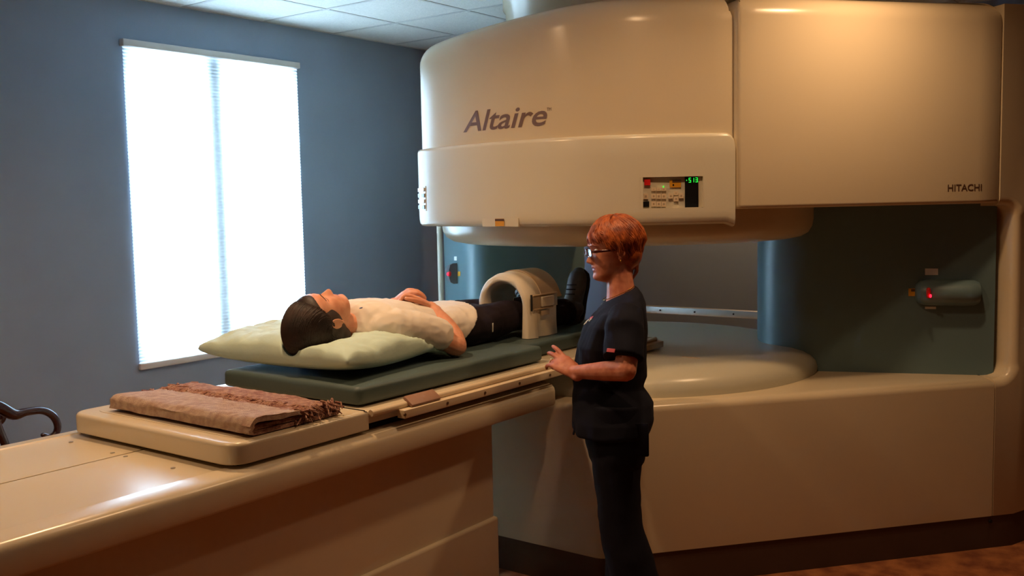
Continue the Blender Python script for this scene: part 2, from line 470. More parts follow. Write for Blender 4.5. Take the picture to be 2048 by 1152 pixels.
# lower pole
lathe('lower_pole', [(0.0, 0.79), (0.985, 0.79), (0.987, 0.825), (0.978, 0.855), (0.955, 0.880), (0.915, 0.900), (0.86, 0.913), (0.78, 0.919), (0.0, 0.921)], PC, M['cream3'], scan, 128)
a = at(1398, 720, Z=0.912); b = at(1366, 714, Z=0.918); c3 = at(1415, 729, Z=0.902)
tube('grip_slot', [b-np.array([0, 0, .006]), a-np.array([0, 0, .004]), c3-np.array([0, 0, .003])], [0.010, 0.013, 0.01], M['coil_dark'], scan, n=10, dome=True)

# base
LB = np.array([5.247, 4.45])                      # far bezel
base_plan = round_poly([front(U_POST-0.004, 0), tuple(S0), (3.39, 3.32), tuple(LB), (5.98, 4.45), (6.0, 1.6), (5.75, 1.25)], [0, 0.07, 0.12, 0.05, 0.1, 0.1, 0.05], 6)
# densify the slanted front so that the fillets stay even
prism('base_shell', base_plan, 0.155, 0.80, M['cream'], scan, rt=0.035, seg=6, extra=[(0.07, 0.80)])
prism('toe_kick', inset(base_plan, 0.006), 0.0, 0.153, M['toe'], scan)
# end pillar with the rounded edge of the opening
def pillar():
    u0, u1 = U_POST+0.002, U_END
    un = U_POST+0.095
    outline = [(u0, 0.155), (un+0.02, 0.155), (u1, 0.155), (u1, 2.50), (un+0.02, 2.50), (u0, 2.50), (u0, 1.60)]
    c = 0.05
    for k in range(7):
        a = PI/2*k/6; outline.append((un-c+c*math.sin(a), 1.60-c+c*math.cos(a)))
    c = 0.075
    for k in range(7):
        a = PI/2*k/6; outline.append((un-c+c*math.cos(a), 0.80+c-c*math.sin(a)))
    outline.append((u0, 0.80))
    bm = bmesh.new()
    vs_ = [bm.verts.new((*front(u, 0.36*max(0.0, u-un-0.02)), z)) for u, z in outline]
    f = bm.faces.new(vs_)
    bmesh.ops.connect_verts(bm, verts=[vs_[1], vs_[4]]) if False else None
    edges = [e for e in bm.edges if all(v.index >= 0 for v in e.verts)]
    r = bmesh.ops.extrude_face_region(bm, geom=[f])
    for v in r['geom']:
        if isinstance(v, bmesh.types.BMVert): v.co += Vector((*(SN*0.7), 0))
    bm.verts.ensure_lookup_table()
    notch = []
    fr_ = vs_[6:]
    for e in bm.edges:
        if e.verts[0] in fr_ and e.verts[1] in fr_ and not (set(e.verts) == {vs_[6], vs_[-1]}): notch.append(e)
    notch += [e for e in bm.edges if set(e.verts) == {vs_[2], vs_[3]}]
    bmesh.ops.bevel(bm, geom=notch, offset=0.04, segments=6, profile=0.5, affect='EDGES', clamp_overlap=True)
    return bm
bm_obj('end_pillar', pillar(), M['cream'], scan)
prism('pillar_toe_kick', [front(U_POST+0.002-0.02, 0.006), front(U_POST+0.115, 0.006), front(U_END, 0.006+0.36*(U_END-U_POST-0.115)), front(U_END, 0.7), front(U_POST-0.018, 0.7)], 0.0, 0.153, M['toe'], scan)
prism('pillar_back', round_poly([front(U_END, 0.03), (6.15, 0.8), (6.2, 1.6), front(U_END-0.25, 0.72)], [0.12, .2, .2, 0]), 0.0, 2.49, M['cream'], scan, rt=0.05)
# the two posts between the poles
ub = U_POST+0.085
pa = (4.97, 0.845); pb = (4.583, 1.854)
post_r = round_poly([pa, pb, (5.85, 2.366), (6.1, 1.3), front(ub+0.15, 0.5)], [0.0, 0.28, 0.16, 0.05, 0], 12)
prism('post', post_r, 0.70, 1.66, M['teal'], scan)
LP0 = LB+np.array([-0.02, -0.012]); LP1 = np.array([4.865, 3.87])
post_l = round_poly([tuple(LP0), tuple(LP1), (5.99, 3.72), (5.97, 4.3)], [0.0, 0.20, 0.05, 0.05], 10)
prism('post', post_l, 0.70, 1.64, M['teal'], scan)
bz = at(881, 560, D=(LB @ np.array([FW[0], FW[1]]))/(FW[0]**2+FW[1]**2)**1.0)
bzr = at(877.5, 560, X=LB[0]-0.03); bzl = at(885.5, 560, X=LB[0]-0.03)
tube('post_bezel', [(bzr[0], (bzr[1]+bzl[1])/2, 0.78), (bzr[0], (bzr[1]+bzl[1])/2, 1.62)], abs(bzr[1]-bzl[1])/2+0.001, M['cream2'], scan, n=16)
# trim rail on the rear edge of the base
lohi('rear_rail', (5.97, 2.2, 0.875), (6.02, 3.6, 0.925), M['metal'], scan, 0.004)
for yy in (3.12, 2.86, 2.58):
    tube('rail_screw', [(5.972, yy, 0.90), (5.966, yy, 0.90)], 0.006, M['dark'], scan, n=10)

# control cover wrapped round the lower half of the housing, with a window for the keypad
COVER = offset_curve(CURVE, 0.024)
arc = np.concatenate([[0], np.cumsum(np.linalg.norm(np.diff(np.array(COVER), axis=0), axis=1))])
def on_curve(s, off=0.0, pts=COVER, ar=arc):
    s = max(0.0, min(ar[-1]-1e-6, s)); i = int(np.searchsorted(ar, s, side='right')-1); i = max(0, min(i, len(pts)-2))
    t = (s-ar[i])/(ar[i+1]-ar[i]); P = np.array(pts)
    p = P[i]*(1-t)+P[i+1]*t
    a_, b_ = max(0, i-1), min(len(pts)-1, i+2)
    tg = P[b_]-P[a_]; tg /= np.linalg.norm(tg)
    n = np.array([-tg[1], tg[0]]); n = n if n @ (p-np.array(PC)) > 0 else -n
    return p+n*off, tg, n
s_a, z_a, _ = hit(1406, 352, COVER); s_b, z_b, _ = hit(1280, 355, COVER); _, z_c, _ = hit(1281, 418, COVER); _, z_d, _ = hit(1407, 413, COVER)
KP = (s_a, s_b, (z_c+z_d)/2, (z_a+z_b)/2)          # keypad window: s0, s1, z0, z1
def cover_mesh():
    prof = [(-0.03, 1.552), (-0.012, 1.556), (0.0-0.004, 1.566), (-0.0005, 1.585), (0.0, 1.61)] + [(0.0, z) for z in (KP[2], (KP[2]+KP[3])/2, KP[3])] + \
           [(0.0, 1.84), (0.0, 1.915), (-0.003, 1.926), (-0.012, 1.932), (-0.03, 1.934)]
    ss = sorted(set([round(x, 5) for x in list(np.linspace(0, 0.04, 7))+list(np.linspace(0.06, 1.0, 40))+list(np.linspace(1.0, arc[-1]*0.985, 60))+[KP[0], KP[1]]]))
    V = []; F = []
    for s in ss:
        for k, (o, z) in enumerate(prof):
            if s < 0.04 and z > 1.88:
                z -= 0.04-math.sqrt(max(0, 0.04**2-(0.04-s)**2))
            if s < 0.04 and z < 1.60: z -= 0.014*(1-s/0.04)
            p, _, _ = on_curve(s, o)
            V.append((p[0], p[1], z))
    n = len(prof)
    for i in range(len(ss)-1):
        for k in range(n-1):
            if KP[0]-1e-6 <= ss[i] and ss[i+1] <= KP[1]+1e-6 and prof[k][1] >= KP[2]-1e-6 and prof[k+1][1] <= KP[3]+1e-6: continue
            F.append((i*n+k, (i+1)*n+k, (i+1)*n+k+1, i*n+k+1))
    # right-hand end cap back to the housing
    e0 = len(V)
    for k, (o, z) in enumerate(prof):
        p, _, _ = on_curve(0.0, o-0.024); V.append((p[0], p[1], V[k][2]))
    for k in range(n-1): F.append((k, k+1, e0+k+1, e0+k))
    return V, F
V, F = cover_mesh()
cover = raw('control_cover', V, F, M['cream2'], scan, angle=50)
# keypad: s runs right to left, t is 0..1 from the viewer's left, v is 0..1 from the top
DEP = 0.014
def kp(t, v, off):
    s = KP[1]+(KP[0]-KP[1])*t; z = KP[3]+(KP[2]-KP[3])*v
    p, _, _ = on_curve(s, off); return np.array([p[0], p[1], z])
def plate(name, t0, v0, t1, v1, off, thick, material, parent):
    f = [kp(t0, v0, off), kp(t1, v0, off), kp(t1, v1, off), kp(t0, v1, off)]
    g = [kp(t0, v0, off-thick), kp(t1, v0, off-thick), kp(t1, v1, off-thick), kp(t0, v1, off-thick)]
    return raw(name, f+g, [(0, 1, 2, 3), (4, 5, 6, 7), (0, 1, 5, 4), (1, 2, 6, 5), (2, 3, 7, 6), (3, 0, 4, 7)], material, parent, smooth=False)
keypad = plate('keypad_panel', 0, 0, 1, 1, -DEP, 0.004, M['cream2'], scan)
rim = []
for q in ((0, 0, 1, 0), (1, 0, 1, 1), (1, 1, 0, 1), (0, 1, 0, 0)):
    A, B, C_, D_ = kp(q[0], q[1], 0.001), kp(q[2], q[3], 0.001), kp(q[2], q[3], -DEP), kp(q[0], q[1], -DEP)
    rim.append(([A, B, C_, D_], [(0, 1, 2, 3)]))
raw('keypad_rim', *merge(rim), M['cream2'], scan, smooth=False, recalc=False)
def kpix(x, y): return ((x-185)/1180.0, (y-150)/(555.0-0.04*(x-185)))
def key(name, x0, y0, x1, y1, h, material):
    (t0, v0), (t1, v1) = kpix(x0, y0), kpix(x1, y1)
    return plate(name, t0, v0, t1, v1, -DEP+h, h+0.001, material, keypad)
M['key'] = mat('key_cap', (216, 196, 166), 0.45)
key('stop_button', 265, 190, 380, 290, 0.008, M['red'])
key('start_button', 240, 580, 355, 675, 0.006, M['black'])
for x0, y0, x1, y1 in [(400, 335, 485, 390), (495, 335, 580, 390), (590, 335, 675, 390), (247, 440, 338, 535)] + \
        [(x, y, x+82, y+90) for y in (438, 575) for x in (400, 495, 590)] + [(722, 435, 805, 522), (820, 395, 903, 462), (917, 430, 1003, 515), (820, 485, 903, 568)]:
    key('key', x0, y0, x1, y1, 0.005, M['key'])
    key('key_symbol', x0+26, y0+30, x1-26, y1-30, 0.0056, M['grommet'])
key('warning_sticker', 745, 205, 960, 330, 0.0006, M['yellow'])
key('warning_text', 795, 205, 960, 250, 0.0010, M['ink_dark'])
key('warning_mark', 800, 275, 828, 308, 0.0010, M['black'])
key('status_lamp', 620, 305, 636, 338, 0.003, M['green_glow'])
disp = key('display', 1032, 155, 1288, 668, 0.004, M['black'])
def seg_digit(x0, y0, x1, y1, segs):
    w = 11; ym = (y0+y1)/2
    R = {'a': (x0, y0, x1, y0+w), 'b': (x1-w, y0, x1, ym), 'c': (x1-w, ym, x1, y1), 'd': (x0, y1-w, x1, y1), 'e': (x0, ym, x0+w, y1), 'f': (x0, y0, x0+w, ym), 'g': (x0, ym-w/2, x1, ym+w/2)}
    parts = []
    for q in segs:
        a_ = R[q]; pts = [kp(*kpix(X, Y), -DEP+0.0052) for X, Y in ((a_[0], a_[1]), (a_[2], a_[1]), (a_[2], a_[3]), (a_[0], a_[3]))]
        parts.append((pts, [(0, 1, 2, 3)]))
    raw('digit', *merge(parts), M['green_glow'], keypad, smooth=False, recalc=False)
seg_digit(1103, 172, 1147, 252, 'afgcd'); seg_digit(1165, 175, 1205, 248, 'bc'); seg_digit(1230, 170, 1276, 248, 'abgcd')
key('digit_dot', 1058, 205, 1070, 222, 0.0052, M['green_glow'])
# second keypad on the far side of the cover, seen edge-on
s_k, z_k, _ = hit(848, 372, COVER); _, z_k2, _ = hit(848, 422, COVER)
def fp(s, z, off): p, _, _ = on_curve(s, off); return (p[0], p[1], z)
sA, sB = s_k-0.02, s_k+0.30
far_pad = raw('side_keypad', [fp(sA, z_k, .002), fp(sB, z_k, .002), fp(sB, z_k2, .002), fp(sA, z_k2, .002), fp(sA, z_k, -.01), fp(sB, z_k, -.01), fp(sB, z_k2, -.01), fp(sA, z_k2, -.01)],
              [(0, 1, 2, 3), (4, 5, 6, 7), (0, 1, 5, 4), (1, 2, 6, 5), (2, 3, 7, 6), (3, 0, 4, 7)], M['cream2'], scan, smooth=False)
for k in range(4):
    zz = z_k+(z_k2-z_k)*(k+0.3)/4.3; zz2 = z_k+(z_k2-z_k)*(k+0.95)/4.3
    raw('key', [fp(sA+.015, zz, .0045), fp(sA+.12, zz, .0045), fp(sA+.12, zz2, .0045), fp(sA+.015, zz2, .0045), fp(sA+.015, zz, .002), fp(sA+.12, zz, .002), fp(sA+.12, zz2, .002), fp(sA+.015, zz2, .002)],
        [(0, 1, 2, 3), (4, 5, 6, 7), (0, 1, 5, 4), (1, 2, 6, 5), (2, 3, 7, 6), (3, 0, 4, 7)], M['black'] if k % 2 else M['key'], far_pad, smooth=False)
# laser aperture plate with yellow sticker under the cover edge
P0 = at(966, 462, Z=1.553); s_p, z_p, _ = hit(966, 452, COVER); s_q, _, _ = hit(1038, 455, COVER)
def lp(s, z, off): return fp(s, z, off)
raw('laser_plate', [lp(s_p, 1.590, .004), lp(s_q, 1.590, .004), lp(s_q, 1.553, .004), lp(s_p, 1.553, .004), lp(s_p, 1.590, -.01), lp(s_q, 1.590, -.01), lp(s_q, 1.553, -.02), lp(s_p, 1.553, -.02)],
    [(0, 1, 2, 3), (4, 5, 6, 7), (0, 1, 5, 4), (1, 2, 6, 5), (2, 3, 7, 6), (3, 0, 4, 7)], M['cream2'], scan, smooth=False)
s_y0, _, _ = hit(992, 452, COVER); s_y1, _, _ = hit(1010, 452, COVER)
raw('warning_sticker', [lp(s_y0, 1.589, .0055), lp(s_y1, 1.589, .0055), lp(s_y1, 1.555, .0055), lp(s_y0, 1.555, .0055)], [(0, 1, 2, 3)], M['yellow'], scan, smooth=False)
raw('warning_text', [lp(s_y0, 1.588, .0062), lp(s_y1, 1.588, .0062), lp(s_y1, 1.578, .0062), lp(s_y0, 1.578, .0062)], [(0, 1, 2, 3)], M['ink_dark'], scan, smooth=False)

# lettering
HOUSE_ARC = np.concatenate([[0], np.cumsum(np.linalg.norm(np.diff(np.array(CURVE), axis=0), axis=1))])
sL, zL, _ = hit(927, 263, CURVE); sR, zR, _ = hit(1095, 251, CURVE); _, zT, _ = hit(960, 219, CURVE)
def letter_on_curve(name, body, s_left, s_right, z0, hgt, shear, bold, material, slope=0.0):
    V, F = text_mesh(body, 1.0, shear, bold)
    V = np.array(V); x0, x1 = V[:, 0].min(), V[:, 0].max(); y0, y1 = 0.0, V[:, 1].max()
    out = []
    for v in V:
        s = s_left+(s_right-s_left)*(v[0]-x0)/(x1-x0)
        p, _, _ = on_curve(s, 0.0015, CURVE, HOUSE_ARC)
        out.append((p[0], p[1], z0+hgt*(v[1]-y0)/(y1-y0)))
    return raw(name, out, F, material, scan, smooth=False, recalc=False)
letter_on_curve('logo_lettering', 'Altaire', sL, sR, (zL+zR)/2, zT-zL, 0.28, 0.012, M['ink'])
s1_, z1_, _ = hit(1094, 222, CURVE); s2_, _, _ = hit(1103, 222, CURVE)
letter_on_curve('trademark_lettering', 'TM', s1_, s2_, z1_, 0.014, 0, 0.0, M['ink'])
PL = [front(0), front(U_END)]
h0 = hit(1895, 382, PL); h1 = hit(1963, 380, PL); h2 = hit(1895, 369, PL)
V, F = text_mesh('HITACHI', 1.0, 0, 0.012); V = np.array(V)
xs0, xs1, ys1 = V[:, 0].min(), V[:, 0].max(), V[:, 1].max()
out = [(*front(h0[0]+(h1[0]-h0[0])*(v[0]-xs0)/(xs1-xs0), -0.0015), h0[1]+(h2[1]-h0[1])*v[1]/ys1) for v in V]
raw('maker_lettering', out, F, M['ink_dark'], scan, smooth=False, recalc=False)

# laser lights on the posts
def frame_on(p, q):
    """unit vectors along a plan wall p->q and out of it toward the poles"""
    d = np.array(q)-np.array(p); d /= np.linalg.norm(d); n = np.array([-d[1], d[0]])
    if n @ (np.array(PC)-np.array(p)) < 0: n = -n
    return d, n
dR, nR = frame_on(pa, pb); nR = nR if nR[0] < 0 else -nR
WR = [tuple(pa), tuple(pb)]
s_, zl_, pl_ = hit(1893, 585, WR)
base_p = np.array(pl_[:2])
def on_post(p, d, n, u, w, z): q = np.array(p)+d*u+n*w; return (q[0], q[1], z)
# right-hand housing: a rounded pod lying along the wall
def pod(p, d, n, z, length, rad, depth, flip=1):
    R = []
    prof = [(0.0, 0.80), (0.02, 0.97), (0.05, 1.0), (length*0.5, 1.0), (length-0.05, 1.0), (length-0.02, 0.9), (length-0.006, 0.7), (length, 0.45)]
    for u, k in prof:
        ring = []
        for a in np.linspace(-PI/2, PI/2, 15):
            ring.append(on_post(p, d, n, flip*(u-length/2), depth*k*math.cos(a)+0.002, z+rad*k*math.sin(a)))
        R.append(ring)
    return rings_mesh(R)
# in the picture the lamp end of this pod points to the far end of the post
pod1 = raw('laser_pod', *pod(base_p, -dR, nR, zl_, 0.28, 0.062, 0.075, -1), M['teal'], scan)
s_l, z_l, p_l = hit(1858, 586, WR)
lens = at(1857, 586, X=p_l[0]-0.085)
raw('laser_lens', *tube_vf([lens+np.array([0, 0, -.016]), lens+np.array([0, 0, .016])], 0.010, 10, dome=True), M['red'], pod1)
raw('laser_spot', *tube_vf([at(1861, 592, X=p_l[0]-0.098)+np.array([0, 0, -.003]), at(1861, 592, X=p_l[0]-0.098)+np.array([0, 0, .003])], 0.005, 8, dome=True), M['red_glow'], pod1)
def wall_plate(name, x0, y0, x1, y1, wall, n, material, th=0.003, off=0.0):
    pts = []
    for (x, y) in ((x0, y0), (x1, y0), (x1, y1), (x0, y1)):
        _, z, p = hit(x, y, wall); pts.append(np.array([p[0]+n[0]*(th+off), p[1]+n[1]*(th+off), z]))
    back = [p-np.array([n[0], n[1], 0])*th for p in pts]
    return raw(name, pts+back, [(0, 1, 2, 3), (4, 5, 6, 7), (0, 1, 5, 4), (1, 2, 6, 5), (2, 3, 7, 6), (3, 0, 4, 7)], material, scan, smooth=False)
wall_plate('post_label', 1850, 537, 1876, 550, WR, nR, M['white'])
wall_plate('post_label', 1850, 613, 1872, 618, WR, nR, M['white'])
wall_plate('warning_sticker', 1817, 577, 1840, 592, WR, nR, M['yellow'])
wall_plate('warning_text', 1822, 578, 1838, 583, WR, nR, M['ink_dark'], 0.001, 0.003)
dL, nL = frame_on(LP0, LP1)
nL = -nL if nL @ np.array([-1, 0]) < 0 else nL
WL = [tuple(LP0), tuple(LP1)]
s_, z2_, p2_ = hit(911, 546, WL)
V = []; R = []
c0 = np.array(p2_)
for k, w in ((1.0, 0.002), (1.0, 0.03), (0.85, 0.05), (0.4, 0.06)):
    R.append([on_post(c0[:2], dL, nL, 0.150*k*math.cos(a)+0.045, w, c0[2]+0.070*k*math.sin(a)) for a in np.linspace(PI/2, 3*PI/2, 24)])
pod2 = raw('laser_pod', *rings_mesh(R), M['grey_lens'], scan)
lq = c0+np.array([nL[0], nL[1], 0])*0.062+np.array([dL[0], dL[1], 0])*0.062
raw('laser_lens', *tube_vf([lq+np.array([0, 0, -.006]), lq+np.array([0, 0, .006])], 0.012, 12, dome=True), M['red'], pod2)
lq = lq+np.array([nL[0], nL[1], 0])*0.012
raw('laser_spot', *tube_vf([lq+np.array([0, 0, -.003]), lq+np.array([0, 0, .003])], 0.008, 10, dome=True), M['red_glow'], pod2)
wall_plate('post_label', 909, 513, 914, 521, WL, nL, M['white'])
wall_plate('warning_sticker', 916, 543, 921, 552, WL, nL, M['yellow'])
# seam between base shell and end pillar is a real gap; screw on the toe kick
q = hit(1982, 1043, PL); raw('kick_screw', *tube_vf([np.array([*front(q[0], -0.001), q[1]]), np.array([*front(q[0], 0.02), q[1]])], 0.008, 10), M['dark'], scan)

# ------------------------------------------------------------------ the patient table
TY0, TY1, TYM, TX0, TX1 = 2.235, 3.225, 2.738, 0.42, 3.345
table = thing('patient_table', (2.0, TYM, 0), 'long cream patient table running from a pedestal into the scanner', 'table')
# two cover halves meeting at the middle seam: profile across (y, z) swept along x
def cover_half(y_out, y_in, name):
    sg = 1 if y_out < y_in else -1
    pr = [(y_in, 0.84), (y_out+sg*0.03, 0.805), (y_out+sg*0.006, 0.806), (y_out, 0.815), (y_out, 0.865), (y_out+sg*0.004, 0.882), (y_out+sg*0.014, 0.893), (y_out+sg*0.028, 0.898),
          (y_out+sg*0.085, 0.902), (y_out+sg*0.089, 0.898), (y_out+sg*0.10, 0.898), (y_in-sg*0.002, 0.900), (y_in, 0.898)]
    R = [[(x, y, z) for y, z in pr] for x in (TX0, TX1-0.02)]
    R += [[(TX1-0.006, y+(sg*0.008 if abs(y-y_out) < 0.03 else 0), z-(0.004 if z > 0.88 else 0)) for y, z in pr], [(TX1, y+(sg*0.02 if abs(y-y_out) < 0.03 else 0), z-(0.015 if z > 0.88 else 0)) for y, z in pr]]
    return raw(name, *rings_mesh(R), M['table'], table, angle=35)
cover_half(TY0, TYM-0.0055, 'cover_half'); cover_half(TY1, TYM+0.0055, 'cover_half')
lohi('seam_channel', (TX0+0.02, TYM-0.0052, 0.80), (TX1-0.02, TYM+0.0052, 0.893), M['dark'], table)
for x, y in ((142, 884), (225, 906), (251, 913), (346, 936)):
    p = at(x, y, Z=0.9); tube('cover_screw', [(p[0], p[1], 0.896), (p[0], p[1], 0.9015)], 0.007, M['metal'], table, n=10)
# pedestal with a step
pe = at(989, 950, Y=2.33)[0]
prism('pedestal', round_poly([(0.7, 2.33), (pe, 2.33), (pe, 3.13), (0.7, 3.13)], 0.02), 0.02, 0.82, M['table'], table)
pl0 = at(865, 1093, Y=2.31)[2]
prism('pedestal_skirt', round_poly([(0.68, 2.312), (pe+0.004, 2.312), (pe+0.004, 3.15), (0.68, 3.15)], 0.02), 0.0, pl0, M['table'], table, rt=0.012)

# sliding cradle on top of the table
CY0, CY1, CX0, CX1 = 2.268, 3.15, 1.712, 4.30
cradle_plan = round_poly([(CX0, CY0), (2.262, CY0), (2.262, CY1), (CX0, CY1)], [0.075, 0.002, 0.002, 0.075], 8)
prism('cradle_head', cradle_plan, 0.912, 0.977, M['table'], table, rt=0.014, rb=0.004)
prism('cradle_dish', round_poly([(CX0+0.06, CY0+0.06), (2.2, CY0+0.06), (2.2, CY1-0.06), (CX0+0.06, CY1-0.06)], 0.05), 0.97, 0.9785, M['table'], table, rt=0.001)
prism('cradle_bed', [(2.263, CY0+0.012), (CX1, CY0+0.012), (CX1, CY1-0.012), (2.263, CY1-0.012)], 0.93, 0.972, M['table'], table, rt=0.008)
prism('cradle_runner', [(1.76, 2.31), (3.34, 2.31), (3.34, 3.11), (1.76, 3.11)], 0.8985, 0.915, M['dark'], table)
tube('edge_rail', [(2.27, CY0-0.002, 0.966), (4.28, CY0-0.002, 0.966)], 0.012, M['rail'], table, n=12)
bar = lohi('side_bar', (2.393, CY0-0.042, 0.928), (4.292, CY0-0.006, 0.958), M['rail'], table, 0.003)
for x in (810, 895, 970, 1039, 1100):
    p = at(x, 835-(x-810)*0.292, Y=CY0-0.042)
    tube('bar_bolt', [(p[0], CY0-0.040, 0.943), (p[0], CY0-0.0445, 0.943)], 0.0055, M['ink_dark'], bar, n=10)
p0 = at(815, 795, Y=CY0-0.02)[0]
bm = box_bm((0, 0, 0), (0.155, 0.05, 0.014), 0.005, 2)
for v in bm.verts: v.co = Matrix.Rotation(math.radians(35), 3, 'X') @ v.co + Vector((p0+0.085, CY0-0.012, 0.976))
M['latch'] = mat('brown_latch', (150, 112, 92), 0.45)
bm_obj('latch_handle', bm, M['latch'], table)

# ------------------------------------------------------------------ mattresses
def mattress(name, x0, x1, y0, y1, z0, z1, label):
    nx, ny = 60, 24
    R = []
    plan = round_poly([(x0, y0), (x1, y0), (x1, y1), (x0, y1)], 0.03, 5)
    o = prism(name, plan, z0, z1, M['mattress'], None, rt=0.018, rb=0.012, seg=4)
    tag(o, label, 'mattress', 'table mattress pads'); return o
mattress('mattress_pad', 2.285, 3.395, 2.335, 3.07, 0.980, 1.043, 'thick grey-green vinyl mattress pad under the pillow and shoulders')
mattress('mattress_pad', 3.40, 4.33, 2.43, 3.02, 0.974, 1.036, 'grey-green vinyl mattress pad under the knee coil and legs')

# ------------------------------------------------------------------ soft things on the table
def noise3(p, sc, seed=0.0):
    return mnoise.noise(Vector((p[0]*sc+seed, p[1]*sc-seed*1.7, p[2]*sc+seed*0.3)))
def fuse(parts, voxel, smooth=6, fac=0.5):
    """join overlapping closed shells into one continuous surface"""
    V, F = merge(parts)
    me = bpy.data.meshes.new('fused'); me.from_pydata([tuple(map(float, v)) for v in V], [], F)
    bm = bmesh.new(); bm.from_mesh(me); bmesh.ops.recalc_face_normals(bm, faces=bm.faces); bm.to_mesh(me); bm.free()
    o = bpy.data.objects.new('fused', me); COL.objects.link(o)
    r = o.modifiers.new('r', 'REMESH'); r.mode = 'VOXEL'; r.voxel_size = voxel; r.adaptivity = 0.0
    if smooth:
        q = o.modifiers.new('s', 'SMOOTH'); q.factor = fac; q.iterations = smooth
    dg = bpy.context.evaluated_depsgraph_get()
    out = bpy.data.meshes.new_from_object(o.evaluated_get(dg))
    bpy.data.objects.remove(o); bpy.data.meshes.remove(me)
    return out
def displace(me, fn):
    n = len(me.vertices); co = np.empty(n*3); no = np.empty(n*3)
    me.vertices.foreach_get('co', co); me.vertices.foreach_get('normal', no)
    co = co.reshape(-1, 3); no = no.reshape(-1, 3)
    co = co+no*np.array([fn(p, q) for p, q in zip(co, no)])[:, None]
    me.vertices.foreach_set('co', co.ravel()); me.update()
def ellipsoid(c, r, basis=None, nu=20, nv=12):
    R = []
    B = np.eye(3) if basis is None else np.array(basis, float)
    for i in range(nv+1):
        a = PI*(0.02+0.96*i/nv)
        R.append([np.array(c)+B[0]*r[0]*math.sin(a)*math.cos(2*PI*k/nu)+B[1]*r[1]*math.sin(a)*math.sin(2*PI*k/nu)+B[2]*r[2]*math.cos(a) for k in range(nu)])
    return rings_mesh(R)
def unit(v): v = np.array(v, float); return v/np.linalg.norm(v)

# pillow in its pale green paper cover
def pillow_mesh():
    # plan corners: near-head, near-foot, far-foot, far-head
    A, B, C_, D_ = np.array([2.30, 2.40]), np.array([3.0, 2.462]), np.array([3.0, 3.28]), np.array([2.305, 3.25])
    n = 110; V = []; F = []
    def surf(u, v, top):
        p = (A*(1-u)+B*u)*(1-v)+(D_*(1-u)+C_*u)*v
        # sides bow inward between the corners
        cu, cv = 4*u*(1-u), 4*v*(1-v)
        ctr = (A+B+C_+D_)/4
        p = p+(ctr-p)*0.05*(cu*(1-cv)**2+cv*(1-cu)**2)
        h = (cu*cv)**0.30
        zs = 1.112+0.012*math.sin(7*u+2)*math.sin(5*v+1)*(1-h)
        if top:
            z = zs+0.092*h
            q = (p[0], p[1], 0)
            z += 0.012*noise3(q, 7, 3.1)*h**0.5 + 0.018*abs(noise3(q, 9, 9.2))*h**0.3 - 0.016*abs(noise3(q, 7, 1.2))*h**0.3 + 0.010*abs(noise3(q, 19, 6.6))*h**0.3
            # pressed down under the head and the shoulders
            z -= h*0.070*math.exp(-((p[0]-2.45)/0.12)**2-((p[1]-2.71)/0.105)**2)
            z -= h*0.105*math.exp(-((p[0]-2.84)/0.19)**2-((p[1]-2.73)/0.17)**2)
        else:
            z = max(1.0455, zs-0.066*h)
        return (p[0], p[1], z)
    idx = {}
    for top in (1, 0):
        for i in range(n+1):
            for j in range(n+1):
                if not top and (i in (0, n) or j in (0, n)): idx[(0, i, j)] = idx[(1, i, j)]; continue
                idx[(top, i, j)] = len(V); V.append(surf(i/n, j/n, top))
    for top in (1, 0):
        for i in range(n):
            for j in range(n):
                F.append((idx[(top, i, j)], idx[(top, i+1, j)], idx[(top, i+1, j+1)], idx[(top, i, j+1)]))
    return V, F
pillow = thing('pillow', (2.62, 2.84, 1.044), 'plump pillow in a crinkled pale green paper cover', 'pillow')
pillow_cover = raw('pillow_cover', *pillow_mesh(), M['pillow'], pillow, angle=None)
sp = [np.array([2.30, 2.40]), np.array([2.95, 2.475])]

# folded woven throw on the end of the table
M['throw'] = mat('woven_throw', (226, 194, 166), 0.95, rgb2=(192, 146, 122), vscale=45, bump=1.0, bscale=420, sheen=0.3)
M['throw_red'] = mat('woven_throw_pattern', (214, 162, 134), 0.95, rgb2=(156, 88, 76), vscale=60, bump=1.0, bscale=380, sheen=0.3)
throw = thing('folded_throw', (1.98, 2.66, 0.977), 'folded woven throw blanket with fringe, tan and rust red', 'blanket')
def ribbon(path, th):
    P = np.array(path, float); T = np.gradient(P, axis=0); T /= np.linalg.norm(T, axis=1)[:, None]
    N = np.stack([-T[:, 1], T[:, 0]], 1)
    return list(P+N*th/2)+list((P-N*th/2)[::-1])
def arcpts(cx, cz, r, a0, a1, n=7): return [(cx+r*math.cos(a), cz+r*math.sin(a)) for a in np.linspace(a0, a1, n)]
def fold_layer(name, path, th, y0, y1, material, seed, amp=0.006, ends=0.0):
    prof = ribbon(path, th); n = 50; R = []
    for i in range(n+1):
        t = i/n; y = y0+(y1-y0)*t; ring = []
        for (x, z) in prof:
            q = (x, y, z*3)
            k = min(1, (z-0.979)/0.02)
            dz = amp*noise3(q, 9, seed)*k+amp*0.6*noise3(q, 26, seed+5)*k
            dx = 0.010*noise3((0, y, z*20), 6, seed+2)
            ring.append((x+dx, y+0.006*noise3(q, 20, seed+8), max(0.9795, z+dz)))
        R.append(ring)
    return raw(name, *rings_mesh(R), material, throw, angle=75)
xf, xr = 1.80, 2.165
z1 = 0.9875
low = [(xr-0.01, z1)]+[(x, z1) for x in np.linspace(xr-0.05, xf+0.03, 12)]+arcpts(xf+0.016, z1+0.0075, 0.0075, -PI/2, -3*PI/2)[1:]+[(x, z1+0.015) for x in np.linspace(xf+0.04, xr-0.03, 12)]
fold_layer('lower_fold', low, 0.013, 2.30, 3.02, M['throw_red'], 2.0, 0.004)
